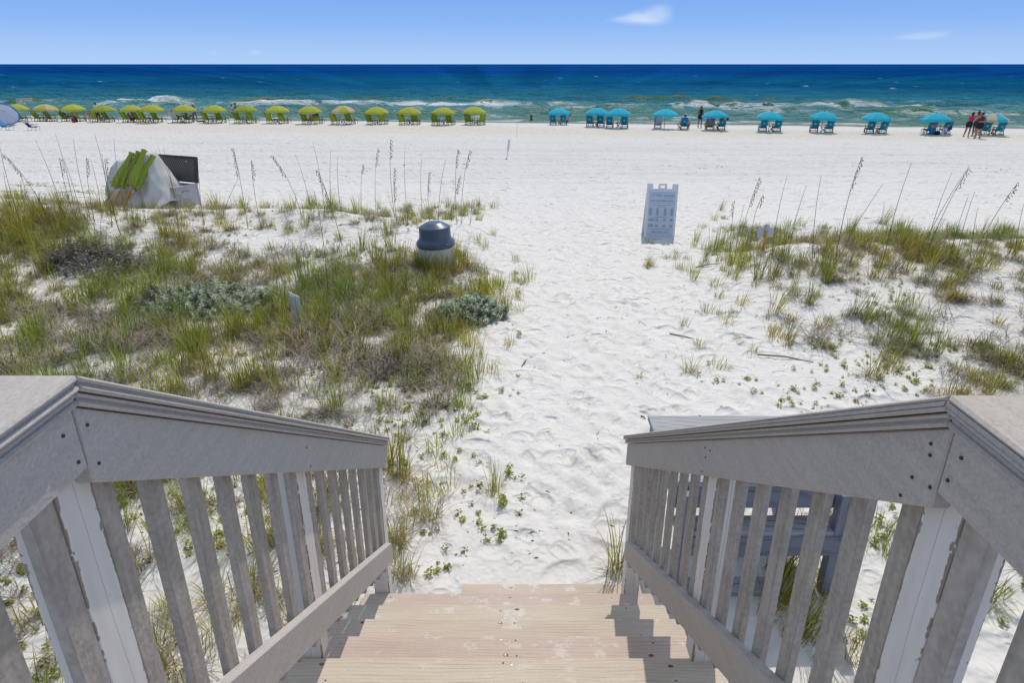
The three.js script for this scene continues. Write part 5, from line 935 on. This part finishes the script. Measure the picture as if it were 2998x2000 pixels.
{
  const c = spot(1483, 464), t = thing('marker_post', 'thin white marker post leaning on the open beach', 'post', [c.x, c.y - 0.1, -c.s]); t.rotation.z = -0.14;
  const wm = std({ color: col(0.68, 0.69, 0.72) }); obj('post', at(bx(0.035, 0.5, 0.02, 0.004, 'y'), 0, 0.2, 0), wm, t); obj('board', at(bx(0.1, 0.52, 0.02, 0.006, 'y'), 0, 0.66, 0.02), wm, t);
  const d = spot(1513, 401), q = thing('measuring_rod', 'very thin grey rod standing upright in the beach sand', 'rod', [d.x, d.y - 0.1, -d.s]); obj('rod', rod(V(0, 0, 0), V(0.02, 1.05, 0), 0.016, 0.012, 6), M.grey, q);
}

// ------------------------------------------------------------------ people
const bone = (a, b, ra, rb, flat = 1) => ({ a, b, ra, rb, flat });
function boneDist(p, k) {
  const ax = k.a.x, ay = k.a.y, az = k.a.z, dx = k.b.x - ax, dy = k.b.y - ay, dz = k.b.z - az, px = p[0] - ax, py = p[1] - ay, pz = p[2] - az, L = dx * dx + dy * dy + dz * dz;
  const t = L > 1e-9 ? clamp((px * dx + py * dy + pz * dz) / L) : 0, ex = px - dx * t, ey = py - dy * t, ez = (pz - dz * t) * k.flat;
  return Math.sqrt(ex * ex + ey * ey + ez * ez) - lerp(k.ra, k.rb, t);
}
function blend(bones, { res = 52, smooth = 0.03, pad = 0.05 } = {}) {
  const lo = V(1e9, 1e9, 1e9), hi = V(-1e9, -1e9, -1e9);
  for (const k of bones) for (const [v, r] of [[k.a, k.ra], [k.b, k.rb]]) { lo.min(v.clone().subScalar(r + pad)); hi.max(v.clone().addScalar(r + pad)); }
  const c = lo.clone().add(hi).multiplyScalar(0.5), h = hi.clone().sub(lo).multiplyScalar(0.5), mc = new MarchingCubes(res, M.black, false, false, 60000);
  mc.isolation = 0;
  const half = res / 2;
  for (let z = 0, i = 0; z < res; z++) for (let y = 0; y < res; y++) for (let x = 0; x < res; x++, i++) {
    const p = [c.x + (x - half) / half * h.x, c.y + (y - half) / half * h.y, c.z + (z - half) / half * h.z];
    let d = 1e9;
    for (const k of bones) { const e = boneDist(p, k); if (d > 1e8) d = e; else { const m = Math.max(smooth - Math.abs(d - e), 0) / smooth; d = Math.min(d, e) - m * m * smooth * 0.25; } }
    mc.field[i] = -d;
  }
  mc.update();
  const n = mc.count, pos = new Float32Array(n * 3), g = new THREE.BufferGeometry();
  for (let i = 0; i < n; i++) { pos[i * 3] = c.x + mc.positionArray[i * 3] * h.x; pos[i * 3 + 1] = c.y + mc.positionArray[i * 3 + 1] * h.y; pos[i * 3 + 2] = c.z + mc.positionArray[i * 3 + 2] * h.z; }
  g.setAttribute('position', new THREE.BufferAttribute(pos, 3));
  const nor = new Float32Array(n * 3), e = 0.004;                    // normals from the field itself
  const f = (x, y, z) => { let d = 1e9; for (const k of bones) { const q = boneDist([x, y, z], k); if (d > 1e8) d = q; else { const m = Math.max(smooth - Math.abs(d - q), 0) / smooth; d = Math.min(d, q) - m * m * smooth * 0.25; } } return d; };
  for (let i = 0; i < n; i++) { const x = pos[i * 3], y = pos[i * 3 + 1], z = pos[i * 3 + 2], v = V(f(x + e, y, z) - f(x - e, y, z), f(x, y + e, z) - f(x, y - e, z), f(x, y, z + e) - f(x, y, z - e)).normalize(); nor.set([v.x, v.y, v.z], i * 3); }
  g.setAttribute('normal', new THREE.BufferAttribute(nor, 3));
  for (let i = 0; i < n; i += 3) {                                  // wind outwards
    const A = V().fromArray(pos, i * 3), B = V().fromArray(pos, i * 3 + 3), C = V().fromArray(pos, i * 3 + 6), N = B.clone().sub(A).cross(C.clone().sub(A));
    if (N.dot(V().fromArray(nor, i * 3)) < 0) for (const a of [pos, nor]) for (let k = 0; k < 3; k++) { const t = a[i * 3 + 3 + k]; a[i * 3 + 3 + k] = a[i * 3 + 6 + k]; a[i * 3 + 6 + k] = t; }
  }
  return g;
}
const STAND = { hipL: [-0.09, 0.9, 0], hipR: [0.09, 0.9, 0], kneeL: [-0.12, 0.49, -0.02], kneeR: [0.12, 0.49, -0.02], ankleL: [-0.14, 0.08, 0.03], ankleR: [0.14, 0.08, 0.03], waist: [0, 1.06, 0], chest: [0, 1.27, 0], neck: [0, 1.43, 0.01], head: [0, 1.56, -0.01], shL: [-0.175, 1.38, 0], shR: [0.175, 1.38, 0], elL: [-0.235, 1.1, 0.03], elR: [0.235, 1.1, 0.03], wrL: [-0.255, 0.87, -0.02], wrR: [0.255, 0.87, -0.02] };
const SIT = { hipL: [-0.09, 0.37, 0.02], hipR: [0.09, 0.37, 0.02], kneeL: [-0.12, 0.52, -0.42], kneeR: [0.12, 0.52, -0.42], ankleL: [-0.11, 0.4, -0.83], ankleR: [0.11, 0.4, -0.83], waist: [0, 0.5, 0.1], chest: [0, 0.7, 0.24], neck: [0, 0.86, 0.3], head: [0, 1.0, 0.29], shL: [-0.175, 0.8, 0.27], shR: [0.175, 0.8, 0.27], elL: [-0.27, 0.58, 0.16], elR: [0.27, 0.58, 0.16], wrL: [-0.28, 0.58, -0.12], wrR: [0.28, 0.58, -0.12], toe: [0, 0.12, -0.03] };
const skin = (c) => std({ color: col(...c), roughness: 0.55 }), SKIN = { tan: [0.36, 0.2, 0.13], brown: [0.2, 0.105, 0.065], fair: [0.5, 0.31, 0.23], deep: [0.09, 0.05, 0.035] };
function person(label, pos, turn, { pose = STAND, set = {}, scale = 1, broad = 1, skinTone = SKIN.tan, hair = [0.03, 0.02, 0.015], hairStyle = 'short', clothes = [], hat, only } = {}) {
  const j = {}, src = { ...pose, ...set }; for (const k of Object.keys(src)) j[k] = V(...src[k]);
  const B = broad, toe = j.toe ?? V(0, -0.035, -0.15), L = (a, b, t) => a.clone().lerp(b, t), t = thing('person', label, 'person', pos, turn); t.scale.setScalar(scale);
  const torso = [bone(L(j.hipL, j.hipR, 0.12).add(V(0, 0.03, 0)), L(j.hipL, j.hipR, 0.88).add(V(0, 0.03, 0)), 0.105 * B, 0.105 * B, 1.15), bone(L(j.hipL, j.hipR, 0.5), j.waist, 0.125 * B, 0.11 * B, 1.2), bone(j.waist, j.chest, 0.11 * B, 0.135 * B, 1.25), bone(L(j.shL, j.shR, 0.16), L(j.shL, j.shR, 0.84), 0.07 * B, 0.07 * B, 1.1)];
  const legs = [['L', 1], ['R', 1]].flatMap(([s]) => [bone(j['hip' + s], j['knee' + s], 0.088 * B, 0.056 * B), bone(j['knee' + s], j['ankle' + s], 0.056 * B, 0.034 * B), bone(L(j['knee' + s], j['ankle' + s], 0.2).add(V(0, 0, 0.02)), L(j['knee' + s], j['ankle' + s], 0.5).add(V(0, 0, 0.012)), 0.05 * B, 0.043 * B), bone(j['ankle' + s], j['ankle' + s].clone().add(toe), 0.036, 0.03)]);
  const arms = ['L', 'R'].flatMap((s) => [bone(j['sh' + s], j['el' + s], 0.052 * B, 0.04 * B), bone(j['el' + s], j['wr' + s], 0.04 * B, 0.026), bone(j['wr' + s], j['wr' + s].clone().add(j['wr' + s].clone().sub(j['el' + s]).normalize().multiplyScalar(0.075)), 0.027, 0.03)]);
  const up = j.head.clone().sub(j.neck).normalize(), face = V(0, 0, -1).addScaledVector(up, up.z).normalize(), side = up.clone().cross(face).negate();
  const headBones = [bone(j.neck.clone().addScaledVector(up, -0.04), j.head.clone().addScaledVector(up, -0.04), 0.052, 0.05), bone(j.head.clone().addScaledVector(up, -0.035).addScaledVector(face, 0.022), j.head.clone().addScaledVector(up, 0.035).addScaledVector(face, -0.012), 0.076, 0.092), bone(j.head.clone().addScaledVector(face, 0.1).addScaledVector(up, -0.03), j.head.clone().addScaledVector(face, 0.095).addScaledVector(up, 0.005), 0.014, 0.009), ...[1, -1].map((s) => bone(j.head.clone().addScaledVector(side, s * 0.085).addScaledVector(up, -0.015), j.head.clone().addScaledVector(side, s * 0.087).addScaledVector(up, 0.02), 0.018, 0.016))];
  let all = [...torso, ...legs, ...arms, ...headBones];
  if (only === 'bust') all = [torso[2], torso[3], ...arms, ...headBones];
  const parts = [blend(all, { res: only ? 40 : 60 })];
  for (const s of ['L', 'R']) {                                     // five fingers to each hand, from the palm
    const d = j['wr' + s].clone().sub(j['el' + s]).normalize(), w = V(0, 0, 1).addScaledVector(d, -d.z).normalize(), palm = j['wr' + s].clone().addScaledVector(d, 0.085), n = d.clone().cross(w).multiplyScalar(s === 'L' ? 1 : -1);
    for (let i = 0; i < 4; i++) { const a = palm.clone().addScaledVector(w, (i - 1.5) * 0.016), len = [0.06, 0.07, 0.066, 0.05][i], m = a.clone().addScaledVector(d, len * 0.55).addScaledVector(n, 0.006), e = m.clone().addScaledVector(d, len * 0.4).addScaledVector(n, 0.016); parts.push(rod(a, m, 0.0095, 0.0085, 5), rod(m, e, 0.0085, 0.006, 5)); }
    const th = j['wr' + s].clone().addScaledVector(d, 0.035).addScaledVector(w, -0.026); parts.push(rod(th, th.clone().addScaledVector(d, 0.035).addScaledVector(w, -0.024), 0.011, 0.009, 5));
  }
  obj('body', parts.map((g) => { g.deleteAttribute('uv'); return g; }), skin(skinTone), t);
  const eyeM = std({ color: col(0.02, 0.015, 0.012), roughness: 0.2 });
  for (const s of [1, -1]) obj('eye', new THREE.SphereGeometry(0.011, 6, 5).translate(...j.head.clone().addScaledVector(face, 0.088).addScaledVector(side, s * 0.032).toArray()), eyeM, t);
  obj('mouth', new THREE.SphereGeometry(0.016, 6, 4).scale(1.3, 0.35, 0.5).translate(...j.head.clone().addScaledVector(face, 0.088).addScaledVector(up, -0.062).toArray()), std({ color: col(skinTone[0] * 0.7, skinTone[1] * 0.4, skinTone[2] * 0.4) }), t);
  const hm = std({ color: col(...hair), roughness: 0.7 }), hc = j.head.clone().addScaledVector(up, 0.028).addScaledVector(face, -0.018), hb = [bone(hc, hc.clone().addScaledVector(face, -0.012), 0.096, 0.092)];
  if (hairStyle !== 'short') hb.push(bone(hc.clone().addScaledVector(face, -0.05), j.neck.clone().addScaledVector(face, -0.06), 0.07, 0.045));
  if (hairStyle === 'bun') hb.push(bone(hc.clone().addScaledVector(up, 0.09).addScaledVector(face, -0.02), hc.clone().addScaledVector(up, 0.12).addScaledVector(face, -0.03), 0.042, 0.035));
  if (hairStyle === 'pony') hb.push(bone(hc.clone().addScaledVector(face, -0.09).addScaledVector(up, 0.02), hc.clone().addScaledVector(face, -0.13).addScaledVector(up, -0.14), 0.035, 0.018));
  if (hairStyle === 'long') hb.push(bone(j.neck.clone().addScaledVector(face, -0.06), L(j.neck, j.chest, 0.6).addScaledVector(face, -0.12), 0.06, 0.04));
  obj('hair', blend(hb, { res: 26, smooth: 0.02 }), hm, t);
  const fabric = (c) => std({ color: col(...c), roughness: 0.85 });
  for (const [kind, c] of clothes) {
    const g = 0.013, grow = (k, a = 0, b = 1, e = g) => bone(L(k.a, k.b, a), L(k.a, k.b, b), lerp(k.ra, k.rb, a) + e, lerp(k.ra, k.rb, b) + e, k.flat);
    const sets = {
      tank: [grow(torso[1], 0.3), grow(torso[2]), grow(torso[3], 0.12, 0.88, 0.008)], shirt: [grow(torso[0]), grow(torso[1]), grow(torso[2]), grow(torso[3]), grow(arms[0], 0, 0.55, 0.018), grow(arms[3], 0, 0.55, 0.018)],
      shorts: [grow(torso[0], 0, 1, 0.02), grow(torso[1], 0, 0.6), grow(legs[0], 0, 0.38, 0.022), grow(legs[4], 0, 0.38, 0.022)], brief: [grow(torso[0], 0, 1, 0.01), grow(legs[0], 0, 0.06, 0.01), grow(legs[4], 0, 0.06, 0.01)],
      band: [bone(L(j.waist, j.chest, 0.78), j.chest.clone().add(V(0, 0.01, 0)), 0.13 * B + g, 0.135 * B + g, 1.22)], suit: [grow(torso[0], 0, 1, 0.012), grow(torso[1]), grow(torso[2]), grow(legs[0], 0, 0.08, 0.012), grow(legs[4], 0, 0.08, 0.012)],
      skirt: [grow(torso[0], 0, 1, 0.03), bone(j.hipL.clone().add(V(-0.02, -0.12, 0)), j.hipR.clone().add(V(0.02, -0.12, 0)), 0.12 * B, 0.12 * B)], trousers: [grow(torso[0], 0, 1, 0.015), ...[0, 1, 4, 5].map((q) => grow(legs[q], 0, 1, 0.016))],
    }[kind];
    obj({ tank: 'tank_top', band: 'bikini_top', brief: 'bikini_bottom', suit: 'swimsuit' }[kind] ?? kind, blend(sets, { res: 36, smooth: 0.025 }), fabric(c), t);
  }
  if (hat) {
    const top = j.head.clone().addScaledVector(up, 0.055), q = new THREE.Quaternion().setFromUnitVectors(YUP, up), pts = hat.cap ? [[0, 0.075], [0.05, 0.07], [0.09, 0.045], [0.106, 0], [0.104, -0.02]] : [[0, 0.085], [0.06, 0.083], [0.09, 0.06], [0.1, 0.0], [hat.brim ?? 0.2, -0.012], [hat.brim ?? 0.2, -0.02], [0.1, -0.014]];
    const g = [new THREE.LatheGeometry(pts.map(([r, y]) => new THREE.Vector2(r, y)), 20)]; if (hat.cap) g.push(new THREE.CylinderGeometry(0.085, 0.085, 0.008, 16).scale(1, 1, 0.9).translate(0, -0.015, -0.09));
    obj(hat.cap ? 'cap' : 'hat', g.map((x) => x.applyQuaternion(q).translate(top.x, top.y, top.z)), std({ color: col(...hat.color), side: THREE.DoubleSide }), t);
    if (hat.band) obj('hat_band', new THREE.CylinderGeometry(0.101, 0.104, 0.03, 20, 1, true).translate(0, 0.01, 0).applyQuaternion(q).translate(top.x, top.y, top.z), std({ color: col(...hat.band), side: THREE.DoubleSide }), t);
  }
  return t;
}
const BLACK = [0.012, 0.012, 0.014];
person('person in black tank top and shorts with a hair bun, standing at the water edge', place(2047, 374.5), Math.PI + 0.25, { skinTone: SKIN.brown, hairStyle: 'bun', scale: 1.0, clothes: [['tank', BLACK], ['shorts', BLACK]] });
person('person in a pink swim top and black shorts, leaning towards the two beside them', place(2826.5, 403.5), -1.0, { broad: 1.05, skinTone: SKIN.tan, hairStyle: 'bun', clothes: [['tank', [0.55, 0.03, 0.1]], ['shorts', BLACK]], set: { waist: [0, 1.05, -0.06], chest: [0, 1.25, -0.12], neck: [0, 1.4, -0.17], head: [0, 1.52, -0.21], shL: [-0.175, 1.36, -0.15], shR: [0.175, 1.36, -0.15], elL: [-0.21, 1.14, -0.26], elR: [0.21, 1.14, -0.26], wrL: [-0.1, 1.2, -0.47], wrR: [0.1, 1.2, -0.47], ankleL: [-0.12, 0.08, 0.16], ankleR: [0.12, 0.08, 0.05] } });
person('person in a crimson top and dark shorts, half hidden in the middle of the huddle', place(2847, 401), 0.3, { broad: 1.02, scale: 1.02, skinTone: SKIN.brown, hairStyle: 'bun', clothes: [['tank', [0.3, 0.012, 0.05]], ['shorts', [0.02, 0.03, 0.035]]], set: { elL: [-0.26, 1.14, -0.1], wrL: [-0.16, 1.22, -0.3] } });
person('person seen from behind in a straw hat, dark bikini top and black shorts, arms raised', place(2858, 406.5), -0.15, { broad: 1.2, scale: 1.04, skinTone: SKIN.tan, hairStyle: 'short', clothes: [['band', [0.06, 0.04, 0.05]], ['shorts', BLACK]], hat: { color: [0.3, 0.17, 0.06], brim: 0.17, band: [0.03, 0.02, 0.02] }, set: { elL: [-0.33, 1.2, -0.1], wrL: [-0.17, 1.42, -0.26], elR: [0.29, 1.14, -0.06], wrR: [0.2, 1.26, -0.28] } });
person('person in a white bikini walking along the water edge towards the far end', place(684, 351), 1.25, { skinTone: SKIN.fair, hairStyle: 'pony', hair: [0.12, 0.07, 0.035], clothes: [['band', [0.7, 0.7, 0.72]], ['brief', [0.7, 0.7, 0.72]]], set: { kneeL: [-0.1, 0.5, -0.16], ankleL: [-0.1, 0.09, -0.2], kneeR: [0.1, 0.49, 0.05], ankleR: [0.1, 0.1, 0.3], elL: [-0.27, 1.12, 0.1], wrL: [-0.3, 0.9, 0.16], wrR: [0.27, 0.92, -0.16] } });
person('bare-chested person in a dark brimmed hat walking behind the person in white bikini', place(696, 350.5), 1.25, { scale: 1.06, broad: 1.1, skinTone: SKIN.tan, clothes: [['shorts', [0.09, 0.07, 0.07]]], hat: { color: [0.025, 0.022, 0.022], brim: 0.17, band: [0.5, 0.5, 0.5] }, set: { kneeL: [-0.1, 0.5, 0.04], ankleL: [-0.1, 0.1, 0.26], kneeR: [0.1, 0.5, -0.14], ankleR: [0.1, 0.09, -0.16] } });
person('person in a violet and blue swimsuit and pale cap beside the seventh green umbrella', place(574, 358), -1.9, { skinTone: SKIN.brown, clothes: [['suit', [0.06, 0.06, 0.4]], ['skirt', [0.12, 0.06, 0.42]]], hat: { cap: true, color: [0.55, 0.52, 0.56] }, set: { kneeL: [-0.1, 0.5, -0.14], ankleL: [-0.1, 0.09, -0.12], kneeR: [0.1, 0.49, 0.03], ankleR: [0.1, 0.09, 0.22], wrL: [-0.28, 0.9, -0.14] } });
person('long-haired child in a pinkish top standing between the third and fourth green umbrellas', place(255, 357), -1.4, { scale: 0.66, skinTone: SKIN.tan, hairStyle: 'long', clothes: [['suit', [0.4, 0.25, 0.26]]], set: { elR: [0.2, 1.12, -0.12], wrR: [0.16, 1.14, -0.36], elL: [-0.2, 1.12, -0.12], wrL: [-0.14, 1.1, -0.34] } });
person('small child crouching to play on the sand beside the fourth green umbrella', place(267, 357.5), 1.5, { scale: 0.6, skinTone: SKIN.fair, hairStyle: 'long', clothes: [['suit', [0.35, 0.18, 0.2]]], set: { hipL: [-0.09, 0.5, 0.2], hipR: [0.09, 0.5, 0.2], kneeL: [-0.14, 0.55, -0.2], kneeR: [0.14, 0.55, -0.2], waist: [0, 0.66, 0.12], chest: [0, 0.84, 0.0], neck: [0, 0.99, -0.08], head: [0, 1.09, -0.16], shL: [-0.16, 0.93, -0.04], shR: [0.16, 0.93, -0.04], elL: [-0.22, 0.7, -0.18], elR: [0.22, 0.7, -0.18], wrL: [-0.16, 0.52, -0.34], wrR: [0.16, 0.52, -0.34] } });
person('person in a white shirt and dark trousers standing behind the fourth green umbrella', place(292, 354.5), AZ, { scale: 1.03, skinTone: SKIN.brown, clothes: [['shirt', [0.6, 0.63, 0.72]], ['trousers', [0.03, 0.03, 0.035]]] });
person('child in red and dark clothes sitting between the chairs of the fifth green umbrella', place(388, 359), AZ, { pose: SIT, scale: 0.75, skinTone: SKIN.brown, clothes: [['shirt', [0.4, 0.02, 0.06]], ['shorts', BLACK]], set: { elL: [-0.3, 0.7, 0.1], wrL: [-0.4, 0.86, 0.0], elR: [0.32, 0.78, 0.15], wrR: [0.42, 0.95, 0.1] } });
person('person in black lying back in the first chair under the third green umbrella', chairAt.green3a.p, chairAt.green3a.ry, { pose: SIT, skinTone: SKIN.brown, hairStyle: 'long', clothes: [['shirt', BLACK], ['trousers', [0.03, 0.03, 0.04]]], set: { elR: [0.36, 0.62, 0.1], wrR: [0.4, 0.58, -0.2] } });
person('person in dark clothes reclining in the chair hung with the white towel', chairAt.green7a.p, chairAt.green7a.ry, { pose: SIT, skinTone: SKIN.deep, clothes: [['tank', BLACK], ['shorts', [0.02, 0.02, 0.025]]] });
person('person reclining in the chair hung with the blue patterned towel', chairAt.green7b.p, chairAt.green7b.ry, { pose: SIT, skinTone: SKIN.brown, clothes: [['shorts', [0.1, 0.3, 0.5]]], set: { elR: [0.38, 0.62, 0.1], wrR: [0.36, 0.6, -0.18], kneeR: [0.2, 0.62, -0.4], ankleR: [0.22, 0.12, -0.6], toe: [0, -0.03, -0.13] } });
person('person in a white cap seated in the sunny chair with the bright blue towel', chairAt.sunny.p, chairAt.sunny.ry, { pose: SIT, skinTone: SKIN.tan, broad: 1.05, clothes: [['shorts', [0.5, 0.48, 0.48]]], hat: { cap: true, color: [0.75, 0.75, 0.76] }, set: { elR: [0.36, 0.6, 0.16], wrR: [0.4, 0.36, 0.05], kneeR: [0.3, 0.45, -0.35], ankleR: [0.36, 0.08, -0.2], kneeL: [-0.3, 0.48, -0.36], ankleL: [-0.42, 0.36, -0.5], head: [0.03, 1.06, 0.25], neck: [0.02, 0.9, 0.27], toe: [0, -0.03, -0.12] } });
person('dark-haired person seated in the chair with the multicoloured towel', chairAt.turquoise5a.p, chairAt.turquoise5a.ry, { pose: SIT, skinTone: SKIN.tan, clothes: [['tank', [0.06, 0.07, 0.2]], ['shorts', [0.05, 0.06, 0.16]]], set: { elL: [-0.38, 0.6, 0.16], wrL: [-0.42, 0.38, 0.0], kneeL: [-0.3, 0.42, -0.3], ankleL: [-0.36, 0.08, -0.16], toe: [0, -0.03, -0.12] } });
{
  const c = place(1662, 366);
  person('child in a dark blue cap sitting beside the second chair of the first turquoise umbrella', [c[0], c[1], c[2] - 0.3], AZ + 1.2, { pose: SIT, scale: 0.8, skinTone: SKIN.fair, clothes: [['shirt', [0.3, 0.35, 0.45]], ['shorts', [0.05, 0.08, 0.2]]], hat: { cap: true, color: [0.01, 0.03, 0.16] } });
  const inWater = (px, py, up) => { const f = FOCAL * CP - (py - PH / 2) * SP, d = FOCAL * SP + (py - PH / 2) * CP, s = (EYE - 0.1) * f / d; return [(px - PW / 2) / f * s, up, -s]; };
  person('bather farthest along the wave, only the dark head above water', inWater(219, 293.5, -1.36), 0.3, { only: 'bust', skinTone: SKIN.brown });
  person('bather with head and shoulders above water, second in the line of four', inWater(242, 292, -1.24), -0.4, { only: 'bust', skinTone: SKIN.brown });
  person('bather standing chest-deep and tallest of the four in the waves', inWater(254, 292, -1.06), 0.8, { only: 'bust', skinTone: SKIN.tan, broad: 1.1 });
  person('bather chest-deep in the waves, nearest of the four to the white breakers', inWater(275.5, 292.5, -1.14), -0.9, { only: 'bust', skinTone: SKIN.tan, hairStyle: 'long' });
  person('long-haired bather floating in the shallows between the green and turquoise umbrellas', inWater(1556, 353.5, -0.98), -1.2, { skinTone: SKIN.brown, hairStyle: 'long', only: 'bust', set: { elL: [-0.4, 1.12, -0.02], wrL: [-0.66, 1.1, -0.04], elR: [0.34, 1.08, 0.02], wrR: [0.55, 1.06, 0.02] } });
}
renderer.render(scene, camera);
